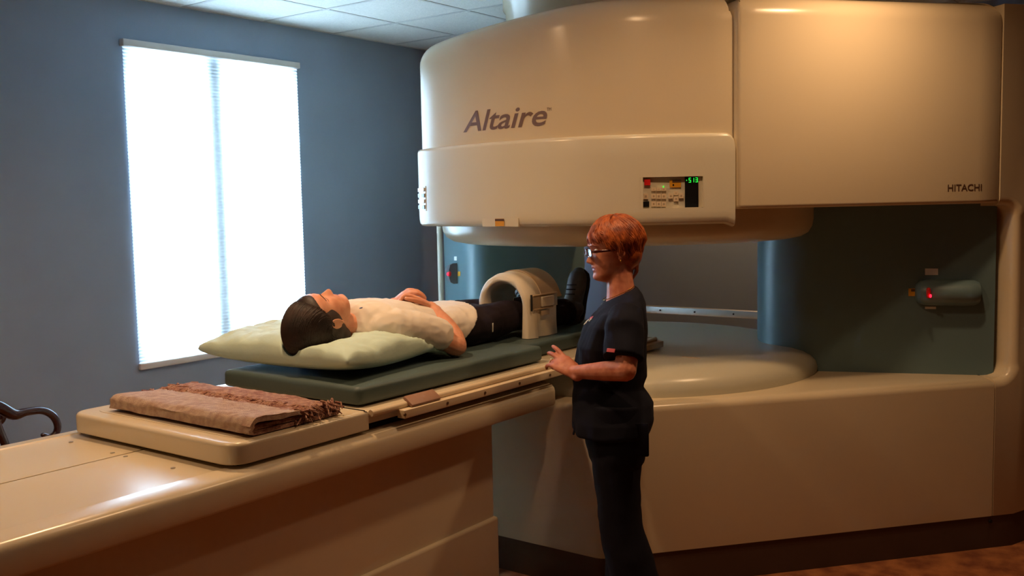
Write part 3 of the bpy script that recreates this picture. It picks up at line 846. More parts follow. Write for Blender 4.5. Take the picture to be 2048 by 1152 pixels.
mid = arcpts(xr-0.02, z1+0.010, 0.016, -PI/2*0.9, PI/2, 8)+[(x, z1+0.027) for x in np.linspace(xr-0.05, xf+0.17, 8)]
fold_layer('rear_fold', mid, 0.014, 2.305, 3.03, M['throw_red'], 7.0, 0.008)
top = arcpts(xf+0.020, z1+0.017, 0.023, -PI*0.95, -3*PI/2, 8)+[(x, z1+0.040-0.012*((x-xf)/0.2)**2) for x in np.linspace(xf+0.05, xf+0.20, 8)]
top = [(xf-0.004, z1+0.003)]+top
fold_layer('upper_fold', top, 0.014, 2.285, 3.025, M['throw'], 11.0, 0.005)
fr_parts = []
for k in range(150):
    y = 2.29+0.735*(k+random.random())/150; x = xf+0.195+random.uniform(-0.01, 0.01); L = random.uniform(0.035, 0.07)
    z = z1+0.034; pth = [(x, y, z), (x+L*0.5, y+random.uniform(-.012, .012), z+random.uniform(-0.002, 0.008)), (x+L, y+random.uniform(-.02, .02), z-0.004+random.uniform(-0.003, 0.004))]
    fr_parts.append(tube_vf(pth, [0.0045, 0.004, 0.002], 5))
for k in range(40):
    x = random.uniform(1.98, 2.16); z = random.uniform(1.0, 1.035); L = random.uniform(0.02, 0.045)
    fr_parts.append(tube_vf([(x, 2.315, z), (x+random.uniform(-.015, .02), 2.315-L*0.5, z-0.003), (x+random.uniform(-.02, .03), 2.315-L, max(0.983, z-0.02))], [0.004, 0.0035, 0.002], 5))
for k in range(30):
    y = 3.02; x = random.uniform(1.82, 2.15); z = random.uniform(0.995, 1.03)
    fr_parts.append(tube_vf([(x, y, z), (x+random.uniform(-.02, .02), y+0.02, z+0.002), (x+random.uniform(-.03, .03), y+0.05, max(0.983, z-0.015))], [0.004, 0.0035, 0.002], 5))
fringe = raw('fringe', *merge(fr_parts), M['throw_red'], throw); fringe['kind'] = 'stuff'

# knee coil: padded arch with pockets
coil = thing('knee_coil', (3.665, 2.673, 1.037), 'cream padded arch shaped knee coil around the patient legs', 'medical coil')
KX0, KX1, KY0, KY1, KYC = 3.555, 3.80, 2.523, 2.823, 2.673
def arch(hw, ztop, zb=1.038, n=28):
    pts = [(KYC-hw, zb), (KYC-hw, zb+0.06)]
    r = hw; zc = ztop-r
    for k in range(n+1):
        a = PI-PI*k/n; pts.append((KYC+r*math.cos(a), zc+r*math.sin(a)))
    pts += [(KYC+hw, zb+0.06), (KYC+hw, zb)]
    return pts
def coil_body():
    outer = arch(0.150, 1.338); inner = arch(0.100, 1.285)
    R = []
    nx = 22
    xs = [KX0, KX0+0.004, KX0+0.012, KX0+0.03]+list(np.linspace(KX0+0.05, KX1-0.05, nx))+[KX1-0.03, KX1-0.012, KX1-0.004, KX1]
    for x in xs:
        e = min(x-KX0, KX1-x); k = 0.016*(1-min(1, e/0.03))**2
        ring = []
        for (y, z) in outer:
            dy, dz = KYC-y, 1.2-z; L = math.hypot(dy, dz)+1e-9
            near = 1.0 if y < KYC-0.135 else 0.0
            wob = 0.006*noise3((x, y, z), 16, 4.0)
            # gathered fold low on the near side
            wob += near*0.022*math.exp(-((x-3.60)/0.016)**2)*max(0, (1.15-z)/0.1)
            wob -= near*0.014*math.exp(-((x-3.645)/0.025)**2)*max(0, (1.14-z)/0.1)
            zz = z if z < 1.04 else z-0
            ring.append((x, y+dy/L*(k-wob), max(1.0385, zz+dz/L*(k-wob) if z > 1.05 else zz)))
        for (y, z) in inner[::-1]:
            dy, dz = KYC-y, 1.2-z; L = math.hypot(dy, dz)+1e-9
            ring.append((x, y-dy/L*k, max(1.0385, z-dz/L*k if z > 1.05 else z)))
        R.append(ring)
    return rings_mesh(R)
cb = raw('padded_arch', *coil_body(), M['coil'], coil, angle=60)
# flap over the top
flap = []
of = arch(0.157, 1.345)
def flap_mesh():
    pts = [p for p in of if p[1] > 1.235 or p[0] > KYC+0.07]
    pts = [p for p in pts if p[1] > 1.19]
    pts = [(pts[0][0]-0.012, pts[0][1]-0.022)]+pts
    R = []
    for (y, z) in pts:
        R.append([(KX0+0.10, y, z), (KX1+0.012, y, z), (KX1+0.012, y-(y-KYC)*0.02, z-0.004), (KX0+0.10, y-(y-KYC)*0.02, z-0.004)])
    return rings_mesh(R)
raw('top_flap', *flap_mesh(), M['coil_dark'], coil)
# webbing and pockets on the near side
lohi('web_panel', (3.575, KY0-0.010, 1.175), (3.775, KY0-0.003, 1.232), M['grommet'], coil, 0.002)
lohi('pocket', (3.632, KY0-0.020, 1.180), (3.735, KY0-0.009, 1.226), M['coil'], coil, 0.004)
lohi('strap', (3.575, KY0-0.014, 1.232), (3.775, KY0-0.006, 1.238), M['coil_dark'], coil, 0.002)
lohi('strap', (3.575, KY0-0.014, 1.168), (3.735, KY0-0.006, 1.175), M['coil_dark'], coil, 0.002)
lohi('edge_piping', (3.563, KY0-0.012, 1.165), (3.568, KY0-0.003, 1.24), M['dark'], coil, 0.001)
lohi('hook_patch', (3.64, KY0-0.012, 1.138), (3.705, KY0-0.005, 1.160), M['coil_dark'], coil, 0.002)

# ------------------------------------------------------------------ people
def skin_material(name, rgb, rgb2):
    return mat(name, rgb, 0.48, spec=0.4, rgb2=rgb2, vscale=30, sss=0.12, bump=0.05, bscale=300)
M['skin_a'] = skin_material('skin_warm', (222, 160, 128), (208, 140, 110))
M['skin_b'] = skin_material('skin_ruddy', (204, 134, 106), (182, 108, 84))
M['lip_a'] = mat('lips_rose', (186, 104, 92), 0.4)
M['lip_b'] = mat('lips_red', (150, 64, 58), 0.4)
M['nail'] = mat('nails', (224, 160, 140), 0.3)
M['hair_a'] = mat('dark_hair', (50, 31, 27), 0.58, rgb2=(28, 17, 16), vscale=20)
M['hair_b'] = mat('auburn_hair', (188, 98, 44), 0.42, rgb2=(120, 50, 22), vscale=34)
M['shirt'] = mat('white_cotton', (226, 216, 202), 0.85, var=0.03, vscale=6, sheen=0.2)
M['pants_a'] = mat('dark_trousers', (44, 36, 44), 0.9, spec=0.2, var=0.15, vscale=12)
M['scrub'] = mat('navy_scrub', (20, 22, 36), 0.9, spec=0.2, var=0.15, vscale=9)
M['shoe'] = mat('dark_shoe', (84, 70, 66), 0.6, var=0.2, vscale=30)
M['sole'] = mat('shoe_sole', (40, 36, 36), 0.7)
M['gold'] = mat('gold', (226, 178, 90), 0.2, metal=1.0)
M['gem'] = mat('gem', (250, 244, 230), 0.05, spec=1.0)
M['glasses'] = mat('glasses_frame', (64, 22, 26), 0.25, coat=0.5)
M['lens'] = None
def lens_material():
    m = bpy.data.materials.new('spectacle_lens'); m.use_nodes = True
    nt = m.node_tree; nt.nodes.clear()
    out = nt.nodes.new('ShaderNodeOutputMaterial'); mx = nt.nodes.new('ShaderNodeMixShader')
    t = nt.nodes.new('ShaderNodeBsdfTransparent'); g = nt.nodes.new('ShaderNodeBsdfGlossy'); fr = nt.nodes.new('ShaderNodeFresnel')
    fr.inputs[0].default_value = 1.9; g.inputs['Roughness'].default_value = 0.03
    nt.links.new(fr.outputs[0], mx.inputs[0]); nt.links.new(t.outputs[0], mx.inputs[1]); nt.links.new(g.outputs[0], mx.inputs[2]); nt.links.new(mx.outputs[0], out.inputs[0])
    return m
M['lens'] = lens_material()
M['eye'] = mat('eye_white', (226, 216, 208), 0.2)
M['iris'] = mat('iris', (58, 44, 34), 0.2)
M['tag_pink'] = mat('pink_tag', (196, 84, 96), 0.7)

HEAD_Z = [-.117, -.110, -.100, -.088, -.070, -.050, -.030, -.010, .010, .030, .050, .070, .088, .102, .110, .113]
HEAD_F = [.052, .074, .084, .087, .085, .087, .085, .084, .083, .089, .089, .081, .062, .034, .012, .0]
HEAD_B = [-.004, -.016, -.028, -.040, -.056, -.070, -.082, -.092, -.099, -.103, -.103, -.097, -.082, -.056, -.034, -.018]
HEAD_W = [.020, .034, .044, .051, .058, .0625, .066, .069, .0715, .074, .075, .0715, .062, .044, .026, .010]
NOSE_Z = [-.046, -.041, -.035, -.030, -.024, -.012, .0, .012, .022]
NOSE_A = [0.0, .008, .021, .0265, .0255, .0175, .0105, .004, .0]
NOSE_S = [.012, .014, .0135, .0115, .0105, .0085, .0075, .008, .010]
FEAT = [(.031, .010, -.011, .016, .010), (.031, .009, .0065, .010, .006), (.026, .027, .004, .022, .007), (.043, -.018, .004, .018, .016),
        (.0115, -.034, .007, .006, .006)]
FEAT0 = [(-.0535, .006, .019, .0045), (-.0655, .006, .017, .005), (-.0595, -.0045, .021, .0025), (-.077, -.003, .02, .006), (-.096, .006, .018, .011)]
def head_local(nz=64, na=72):
    zs = np.interp(np.linspace(0, 1, nz), np.linspace(0, 1, len(HEAD_Z)), HEAD_Z)
    R = []
    for z in zs:
        f, b, w = (np.interp(z, HEAD_Z, q) for q in (HEAD_F, HEAD_B, HEAD_W))
        cx, a = (f+b)/2, (f-b)/2; ring = []
        for k in range(na):
            t = 2*PI*k/na; c, s_ = math.cos(t), math.sin(t); p = 2.25
            x = cx+a*math.copysign(abs(c)**(2/p), c); y = w*math.copysign(abs(s_)**(2/p), s_)
            if c > -0.1:
                g = min(1, (c+0.1)*2.5); d = 0
                na_ = np.interp(z, NOSE_Z, NOSE_A, left=0, right=0)
                if na_ > 0: d += na_*math.exp(-(y/np.interp(z, NOSE_Z, NOSE_S))**2)
                for (fy, fz, am, sy, sz) in FEAT:
                    for sg in (1, -1): d += am*math.exp(-((y-sg*fy)/sy)**2-((z-fz)/sz)**2)
                for (fz, am, sy, sz) in FEAT0: d += am*math.exp(-(y/sy)**2-((z-fz)/sz)**2)
                x += d*g
            ring.append((x, y, z))
        R.append(ring)
    return rings_mesh(R)
def head_x(y, z):
    f, b, w = (np.interp(z, HEAD_Z, q) for q in (HEAD_F, HEAD_B, HEAD_W)); p = 2.25
    x = (f+b)/2+(f-b)/2*max(0, 1-abs(y/w)**p)**(1/p)
    d = np.interp(z, NOSE_Z, NOSE_A, left=0, right=0)*math.exp(-(y/np.interp(z, NOSE_Z, NOSE_S))**2)
    for (fy, fz, am, sy, sz) in FEAT:
        for sg in (1, -1): d += am*math.exp(-((y-sg*fy)/sy)**2-((z-fz)/sz)**2)
    for (fz, am, sy, sz) in FEAT0: d += am*math.exp(-(y/sy)**2-((z-fz)/sz)**2)
    return x+d
def on_face(pts, r, lift=0.0):
    return tube_vf([(head_x(y, z)+lift, y, z) for y, z in pts], r, 8, dome=True)
BROW = lambda sg: [(sg*.013, .027), (sg*.022, .031), (sg*.032, .033), (sg*.042, .031), (sg*.050, .026)]
LASH = lambda sg: [(sg*.019, .006), (sg*.026, .0035), (sg*.034, .0035), (sg*.043, .0065)]
def ear_parts(sc=1.0):
    out = []
    for sg in (1, -1):
        pth = []
        for a in np.linspace(-0.4, 1.35, 14)*PI:
            r = 0.021+0.006*math.sin(a*0.6)
            pth.append((-0.012+0.72*r*-math.cos(a)*0.9, sg*(0.073+0.010), -0.004+1.15*r*math.sin(a)))
        out.append(tube_vf(pth, 0.0036, 8, dome=True))
        out.append(ellipsoid((-0.012, sg*0.0795, -0.002), (0.017, 0.0065, 0.025)))
        out.append(ellipsoid((-0.004, sg*0.079, -0.029), (0.008, 0.005, 0.009)))
    return out
def place(parts, O, B):
    """local (forward, left, up) to world with basis rows B"""
    B = np.array(B); return [([np.array(O)+B[0]*p[0]+B[1]*p[1]+B[2]*p[2] for p in v], f) for v, f in parts]
def basis_from(fwd, up):
    f = unit(fwd); u = np.array(up, float); u = unit(u-f*(u @ f)); l = np.cross(u, f); return np.array([f, l, u])
def limb(pts, rad, n=16): return tube_vf(crom(pts, 5), list(np.interp(np.linspace(0, len(pts)-1, 5*(len(pts)-1)+1), range(len(pts)), rad)), n, dome=True)
def hand(wrist, d, nrm, thumb_side, curls, sc=1.0, splay=0.10, thumb=(0.6, 0.2, 0.2), lift=(0, 0, 0, 0)):
    """palm and five jointed fingers; d to the fingertips, nrm out of the back of the hand"""
    d = unit(d); n = np.array(nrm, float); n = unit(n-d*(n @ d)); s = unit(np.cross(n, d))*thumb_side
    W = np.array(wrist, float); parts = []
    P = lambda a, b, c=0.0: W+(d*a+s*b+n*c)*sc
    parts.append(tube_vf([P(-.03, 0), P(.0, 0), P(.03, .002, .002), P(.06, .002, .004), P(.085, .0, .002)],
                         [(.019*sc, .025*sc), (.018*sc, .026*sc), (.016*sc, .035*sc), (.0145*sc, .040*sc), (.011*sc, .038*sc)], 16, up=n, dome=True))
    parts.append(ellipsoid(P(.028, .024, -.010), (.032*sc, .016*sc, .014*sc), (unit(d+s*0.35), unit(s-d*0.35), n)))
    tips = []
    for i, (b, L, r) in enumerate(((.029, .074, .0090), (.0095, .082, .0092), (-.0105, .076, .0088), (-.029, .060, .0078))):
        dd = unit(d+s*splay*(1.5-i)*0.6+n*lift[i]); nn = unit(n-dd*(n @ dd))
        pts = [P(.066, b*0.9, .002), P(.086, b, .003)]; cur = pts[-1].copy(); ang = 0
        for k, fr_ in enumerate((0.46, 0.31, 0.23)):
            ang += curls[i][k]; v = dd*math.cos(ang)-nn*math.sin(ang)
            cur = cur+v*L*fr_*sc; pts.append(cur.copy())
        rr = [r*1.05, r*1.1, r*1.02, r*0.93, r*0.80]
        parts.append(limb(pts, [q*sc for q in rr], 10)); tips.append(pts)
    t0 = P(.018, .026, -.006); v = unit(d*0.75+s*thumb[0]-n*0.25)
    t1 = t0+v*.044*sc; v2 = unit(v+d*thumb[1]-n*0.15-s*0.1); t2 = t1+v2*.034*sc; v3 = unit(v2+d*thumb[2]-s*0.15); t3 = t2+v3*.026*sc
    parts.append(limb([P(.0, .012, -.004), t0, t1, t2, t3], [.015*sc, .014*sc, .0115*sc, .0105*sc, .008*sc], 12))
    return parts, tips
def face_slots(me, O, B, is_lip):
    Bi = np.array(B); n = len(me.polygons); c = np.empty(n*3); me.polygons.foreach_get('center', c)
    loc = (c.reshape(-1, 3)-np.array(O)) @ Bi.T
    idx = np.array([1 if is_lip(p) else 0 for p in loc], dtype=np.int32)
    me.polygons.foreach_set('material_index', idx)
def lipfn(p): return p[0] > 0.07 and abs(p[1]) < 0.024*(1-abs(p[2]+0.0595)/0.016) and -0.071 < p[2] < -0.049
def sheet(path_in, w):  # tiny helper for straps
    return path_in
def cloth_noise(amp, sc, seed, dirn=None, fold=0.0, fsc=30):
    dirn = None if dirn is None else unit(dirn)
    def fn(p, n):
        v = amp*noise3(p, sc, seed)+amp*0.5*noise3(p, sc*2.3, seed+4)
        if dirn is not None: v += fold*math.sin(fsc*(p @ dirn)+6*noise3(p, 5, seed+9))*max(0, 0.4+noise3(p, 4, seed+2))
        return v
    return fn
def ring(c, fa, la, ra, rb, tilt=0.0, n=32, p=2.3, upv=(0, 0, 1)):
    out = []
    for k in range(n):
        t = 2*PI*k/n; cc, ss = math.cos(t), math.sin(t)
        x = ra*math.copysign(abs(cc)**(2/p), cc); y = rb*math.copysign(abs(ss)**(2/p), ss)
        out.append(np.array(c)+fa*x+la*y+np.array(upv)*(-tilt*x))
    return out

# ---- the patient lying on the table
pat = thing('person', (3.1, 2.71, 1.037), 'person lying on the table in white shirt, dark trousers and shoes, hands clasped on belly', 'person')
PHO = np.array([2.470, 2.71, 1.238]); PHB = basis_from((0.10, -0.03, 1), (-1, 0, 0.12))
PS = 1.05
def pscale(ps): return [([np.array(p)*PS for p in v], f) for v, f in ps]
parts = place(pscale([head_local()]+ear_parts()), PHO, PHB)
parts.append(limb([(2.52, 2.71, 1.215), (2.60, 2.71, 1.195), (2.68, 2.71, 1.185)], [.052, .054, .07]))
parts.append(tube_vf(crom([(2.66, 2.71, 1.19), (2.75, 2.71, 1.185), (2.95, 2.71, 1.16), (3.1, 2.71, 1.14), (3.28, 2.71, 1.132)], 4), [(.055+.015*min(1, k/4), .12+.015*min(1, k/4)) for k in range(17)], 24, up=(0, 0, 1), dome=True))
for sg, yk, ya in ((-1, 2.668, 2.655), (1, 2.912, 2.91)):
    parts.append(limb([(3.22, 2.73+sg*.085, 1.125), (3.46, 2.765+sg*.095, 1.13), (3.68, yk, 1.135), (3.9, ya, 1.11), (4.08, ya, 1.095)], [.066, .060, .050, .046, .038]))
# arms
EL_R, WR_R = np.array([2.985, 2.462, 1.090]), np.array([2.985, 2.615, 1.236])
EL_L, WR_L = np.array([3.0, 2.995, 1.10]), np.array([2.945, 2.785, 1.247])
parts.append(limb([(2.71, 2.57, 1.185), (2.86, 2.52, 1.145), EL_R+np.array([-.03, .0, .0])], [.05, .047, .041]))
parts.append(limb([EL_R+np.array([-.02, 0, -.002]), EL_R+np.array([.0, .035, .03]), (EL_R+WR_R)/2+np.array([0.004, 0, .004]), WR_R], [.040, .043, .036, .0255]))
parts.append(limb([(2.71, 2.87, 1.185), (2.87, 2.96, 1.14), EL_L], [.05, .045, .04]))
parts.append(limb([EL_L, (EL_L+WR_L)/2, WR_L], [.04, .035, .026]))
hR, tR = hand(WR_R, (-.060, .090, .046), (.5, .3, 1.0), 1, [(.35, .8, .5), (.35, .8, .5), (.35, .8, .5), (.4, .8, .5)], 0.96)
hL, tL = hand(WR_L, (.062, -.058, .058), (-.45, .1, 1.0), -1, [(.65, .55, .3), (.65, .55, .3), (.65, .55, .3), (.7, .5, .3)], 0.96, 0.2)
parts += hR+hL
me = fuse(parts, 0.0036, 4); me.materials.append(M['skin_a']); me.materials.append(M['lip_a'])
face_slots(me, PHO, PHB, lambda p: lipfn(p/PS))
link('body', me, None, pat, angle=None)
# hair: smooth dark cap drawn back from the forehead
hp = []
hp.append(ellipsoid((-0.020, 0, 0.022), (0.090, 0.086, 0.106), nu=36, nv=24))
hp.append(ellipsoid((-0.045, 0, -0.010), (0.076, 0.083, 0.090), nu=32, nv=20))
hp.append(ellipsoid((-0.014, 0, 0.064), (0.099, 0.079, 0.046), nu=32, nv=20))
hp.append(ellipsoid((-0.048, 0, 0.066), (0.078, 0.084, 0.076), nu=32, nv=20))
for sg in (1, -1): hp.append(ellipsoid((-0.010, sg*0.058, 0.030), (0.044, 0.024, 0.048)))
for sg in (1, -1): hp.append(ellipsoid((-0.055, sg*0.045, -0.055), (0.035, 0.032, 0.045)))
me = fuse(place(pscale(hp), PHO, PHB), 0.004, 8)
pv = [tuple(v.co) for v in me.vertices]; pf = [tuple(p.vertices) for p in me.polygons]; bpy.data.meshes.remove(me)
pr_ = random.Random(3); combed = []
for k in range(2600):
    ph = math.radians(pr_.uniform(-88, 88)); u = abs(ph)/math.radians(88)
    t0 = math.radians(44-26*u**2+pr_.uniform(-2, 6)) if pr_.random() < 0.45 else math.radians(pr_.uniform(40, 150))
    t1 = min(math.radians(pr_.uniform(175, 215)), t0+math.radians(pr_.uniform(60, 120)))
    kk = 1.0+0.012*pr_.random(); pts = []
    for i in range(9):
        t = i/8; th = t0+(t1-t0)*t; f2 = ph*(1-0.25*t)
        r = kk*(1-0.03*(1-min(1, t*5)))-0.02*max(0, t-0.85)*3
        pts.append(np.array([-0.014, 0, 0.024])+r*np.array([(0.108 if math.cos(th) > 0 else 0.118)*math.cos(th)*math.cos(f2), 0.0955*math.sin(f2), 0.118*math.sin(th)*math.cos(f2)])+np.array([-0.020, 0, 0.016])*max(0, math.sin(th-0.6))*math.cos(f2))
    combed.append(tube_vf(pts, [.0007, .0013, .0015, .0015, .0015, .0015, .0014, .0011, .0005], 4))
raw('hair', *merge([(pv, pf)]+place(pscale(combed), PHO, PHB)), M['hair_a'], pat, angle=None)
for sg in (1, -1):
    v = place(pscale([on_face(BROW(sg), [.0014, .0020, .0020, .0016, .0010])]), PHO, PHB); raw('eyebrow', *v[0], M['hair_a'], pat)
    v = place(pscale([on_face(LASH(sg), [.0008, .0011, .0011, .0008])]), PHO, PHB); raw('eyelash', *v[0], M['hair_a'], pat)
# white short-sleeved shirt
YA = np.array([0, 1.0, 0]); ZA = np.array([0, 0, 1.0]); XA = np.array([1.0, 0, 0])
def lying_ring(x, zc, rz, ry, slant=0.0, y=2.71, n=40, p=2.4):
    out = []
    for k in range(n):
        t = 2*PI*k/n; c, s_ = math.cos(t), math.sin(t)
        z = rz*math.copysign(abs(c)**(2/p), c); yy = ry*math.copysign(abs(s_)**(2/p), s_)
        out.append((x+slant*z, y+yy, zc+z))
    return out
sh = [lying_ring(*q) for q in ((2.608, 1.213, .050, .070, .30), (2.622, 1.211, .068, .112, .25), (2.655, 1.205, .083, .158, .1), (2.71, 1.199, .093, .182), (2.80, 1.190, .095, .178), (2.91, 1.172, .093, .166),
                                (3.01, 1.150, .091, .165), (3.07, 1.143, .092, .178, .3), (3.115, 1.140, .095, .190, .7), (3.145, 1.141, .097, .196, 1.0))]
shp = [rings_mesh(sh)]
for sg, el in ((-1, EL_R), (1, EL_L)):
    a00 = np.array([2.66, 2.71+sg*.12, 1.19]); a0 = np.array([2.71, 2.71+sg*.145, 1.188]); a1 = np.array([2.80, 2.71+sg*.180, 1.168]); a2 = np.array([2.90, 2.71+sg*.210, 1.138])
    shp.append(tube_vf([a00, a0, a1, a2], [(.06, .05), (.076, .070), (.072, .068), (.068, .066)], 24, up=(0, 0, 1), dome=True))
me = fuse(shp, 0.0045, 8)
displace(me, lambda p, n: max(0.0, min(1.0, (3.125+(p[2]-1.141)-p[0])/0.04))*(0.004*noise3(p, 8, 3)+0.007*(0.25-abs(noise3(p*np.array([1.0, 0.6, 0.6]), 16, 5)))+0.005*(0.2-abs(noise3(p*np.array([0.7, 1.0, 1.0]), 27, 8)))))
link('shirt', me, M['shirt'], pat, angle=None)
# dark trousers
tp = [rings_mesh([lying_ring(*q) for q in ((2.99, 1.138, .070, .140), (3.08, 1.134, .076, .156), (3.18, 1.131, .086, .180, 0, 2.72), (3.30, 1.128, .083, .186, 0, 2.735), (3.42, 1.128, .078, .184, 0, 2.75))])]
for sg, yk, ya in ((-1, 2.668, 2.655), (1, 2.912, 2.91)):
    tp.append(limb([(3.24, 2.73+sg*.092, 1.125), (3.44, 2.76+sg*.095, 1.124), (3.57, 2.782+sg*(.112 if sg < 0 else .130), 1.130), (3.68, yk, 1.128), (3.88, ya, 1.112), (4.05, ya, 1.108)], [.090, .086, .074, .069, .068, .066], 20))
me = fuse(tp, 0.005, 5)
displace(me, lambda p, n: cloth_noise(0.005, 10, 8, (1, 0.3, 0.3), 0.004, 40)(p, n) if p[2] > 1.06 else 0.0)
link('trousers', me, M['pants_a'], pat, angle=None)
# shoes: soles away from the camera, toes up
for sg, yy in ((-1, 2.652), (1, 2.905)):
    lean = np.array([0.22, 0.02 if sg < 0 else 0.75, 1.0]); lean = unit(lean); heel = np.array([4.105, yy, 1.098]); sole = unit(np.array([1, 0, -0.1])); side = np.cross(lean, sole)
    Q = lambda u, v: heel+lean*u+sole*v
    sec = [(-0.050, .000, .045, .030), (-0.035, .0, .058, .036), (0.0, .002, .062, .038), (0.045, .010, .056, .038), (0.09, .022, .047, .040), (0.135, .030, .040, .045), (0.175, .034, .034, .046), (0.205, .038, .027, .040), (0.222, .042, .016, .026)]
    sec = [(u*0.98, v, a*1.10, b*1.16) for u, v, a, b in sec]
    upper = tube_vf([Q(u, v) for u, v, a, b in sec], [(a, b) for u, v, a, b in sec], 20, up=sole, dome=True)
    collar = limb([(4.03, yy, 1.110), (4.09, yy, 1.112), (4.13, yy, 1.112)], [.056, .056, .054])
    me = fuse([upper, collar], 0.004, 5); displace(me, lambda p, n: 0.0015*noise3(p, 30, 1))
    shoe = link('shoe', me, M['shoe'], pat, angle=None)
    ss_ = [(Q(u, v+a*0.96), (0.010, b*1.05)) for u, v, a, b in sec]
    raw('shoe_sole', *tube_vf([q[0] for q in ss_], [q[1] for q in ss_], 16, up=sole, dome=True), M['sole'], shoe)
    for k in range(4):
        u = 0.07+0.024*k; c = Q(u, 0.010+0.1*u-0.064+0.12*u)
        raw('shoe_lace', *tube_vf([c+side*-0.026+sole*0.008, c-sole*0.004, c+side*0.026+sole*0.008], 0.0032, 6, dome=True), M['pants_a'], shoe)

# ---- the woman in scrubs standing beside the table
WD = 3.80
def W(x, y, D=WD): return at(x, y, D=D)
foot = W(1256, 1235); wom = thing('person', (foot[0], foot[1], 0.0), 'person with short auburn hair and glasses standing in navy scrubs, hand on the table rail', 'person')
LV = -unit((FW[0], FW[1], 0)); FV = -unit((RT[0], RT[1], 0))     # her left side faces the camera; she faces image-left
yaw = math.radians(10); FV2 = unit(FV*math.cos(yaw)+LV*math.sin(yaw))
pit = math.radians(7)
WHB = basis_from(FV2*math.cos(pit)-ZA*math.sin(pit), ZA+FV2*0.12)
WHO = W(1225, 500, WD)
HS = 1.02
parts = place([([np.array(p)*HS for p in v], f) for v, f in [head_local()]+ear_parts()], WHO, WHB)
parts.append(limb([W(1236, 530), W(1240, 565), W(1243, 600), W(1240, 640)], [.052, .053, .060, .08]))
def stand_ring(x, y, ra, rb, tilt=0.0, D=WD, p=2.3): return ring(W(x, y, D), FV, LV, ra, rb, tilt, 36, p)
parts.append(rings_mesh([stand_ring(*q) for q in ((1240, 605, .06, .09), (1236, 625, .075, .14), (1230, 660, .09, .14), (1224, 700, .10, .13, 0, WD+.015), (1224, 750, .095, .11, 0, WD+.03), (1228, 800, .11, .125, 0, WD+.02), (1230, 850, .11, .14))]))
SHL, ELL, WRL = W(1254, 632, WD-0.165), W(1251, 741, WD-0.262), W(1146, 744, WD-0.095)
SHR, ELR, WRR = W(1250, 632, WD+0.165), W(1244, 738, WD+0.19), W(1222, 800, WD+0.16)
for sh_, el_, wr_ in ((SHL, ELL, WRL), (SHR, ELR, WRR)):
    parts.append(limb([sh_-ZA*0.02, (sh_*0.5+el_*0.5)-FV*0.006, el_], [.050, .045, .040]))
    parts.append(limb([el_, el_*0.6+wr_*0.4, wr_], [.041, .037, .0245]))
for sg in (1, -1):
    parts.append(limb([W(1230, 840, WD-sg*.07), W(1236, 960, WD-sg*.07), W(1244, 1040, WD-sg*.07), W(1258, 1130, WD-sg*.07), W(1268, 1215, WD-sg*.07)], [.085, .070, .052, .050, .036]))
# left hand resting on the rail, fingers over the edge
GRIP = W(1090, 722, 3.90)
hL, tipsL = hand(WRL, W(1110, 719, WD-0.02)-WRL, ZA*0.9+LV*1.0+FV*0.2, -1, [(.0, .38, .15), (.08, .36, .22), (.42, .80, .5), (.22, .40, .4)], 1.05, 0.14, (0.15, .45, .2), lift=(.24, .08, -.05, -.22))
hR, _ = hand(WRR, FV*0.6-ZA*0.4, -LV, 1, [(.5, .7, .5)]*4, 0.92)
parts += hL+hR
me = fuse(parts, 0.0036, 4); me.materials.append(M['skin_b']); me.materials.append(M['lip_b'])
face_slots(me, WHO, WHB*1.0, lambda p: lipfn(p/HS))
link('body', me, None, wom, angle=None)
# ring on the ring finger
rp = tipsL[2]; rc = rp[1]*0.35+rp[2]*0.65; rd = unit(rp[2]-rp[1]); ru = unit(np.cross(rd, ZA)); rv = np.cross(rd, ru)
rg = raw('finger_ring', *tube_vf([rc+ru*.0105*math.cos(t)+rv*.0105*math.sin(t) for t in np.linspace(0, 2*PI, 25)], 0.0018, 8), M['gold'], wom)
gd = unit(ZA*0.6+LV*0.8); gd = unit(gd-rd*(gd @ rd))
raw('ring_stone', *ellipsoid(rc+gd*0.0135, (.0045, .0045, .0045), nu=10, nv=6), M['gem'], rg)
# hair: layered short crop built from a cap and many locks
cap = [ellipsoid((-0.020, 0, 0.036), (0.098, 0.083, 0.090), nu=32, nv=20), ellipsoid((-0.050, 0, -0.010), (0.066, 0.076, 0.082), nu=32, nv=20),
       ellipsoid((-0.056, 0, -0.060), (0.028, 0.046, 0.036))]
lr = random.Random(5)
HC = np.array([-0.020, 0, 0.022])
def hair_pt(az, el, k):
    c = math.cos(el); r = np.array([0.110, 0.090, 0.109]); dn = 0.034*max(0.0, (-el-D2(44))/D2(30)) if math.cos(az) < -0.2 else 0.0
    if math.cos(az) < 0 and el < 0: r = r*np.array([0.90, 0.92, 1.0])
    return HC+k*r*np.array([c*math.cos(az), c*math.sin(az), math.sin(el)])-np.array([0.020*min(1, dn/0.02), 0, dn])
D2 = math.radians
locks = []
def strand(az0, el0, az1, el1, k0, k1, rad, flick):
    n = 9; pts = []
    for i in range(n):
        t = i/(n-1); e = el0+(el1-el0)*t**0.9; a = az0+(az1-az0)*t**1.3
        k = k0+(k1-k0)*t+0.05*math.sin(PI*t)+flick*max(0, t-0.7)**1.5*4
        pts.append(hair_pt(a, e, k))
    rr = np.interp(np.linspace(0, 1, n), [0, .25, .7, 1], [.6*rad, rad, .8*rad, .15*rad])
    locks.append(tube_vf(pts, [float(r) for r in rr], 5))
D2 = math.radians
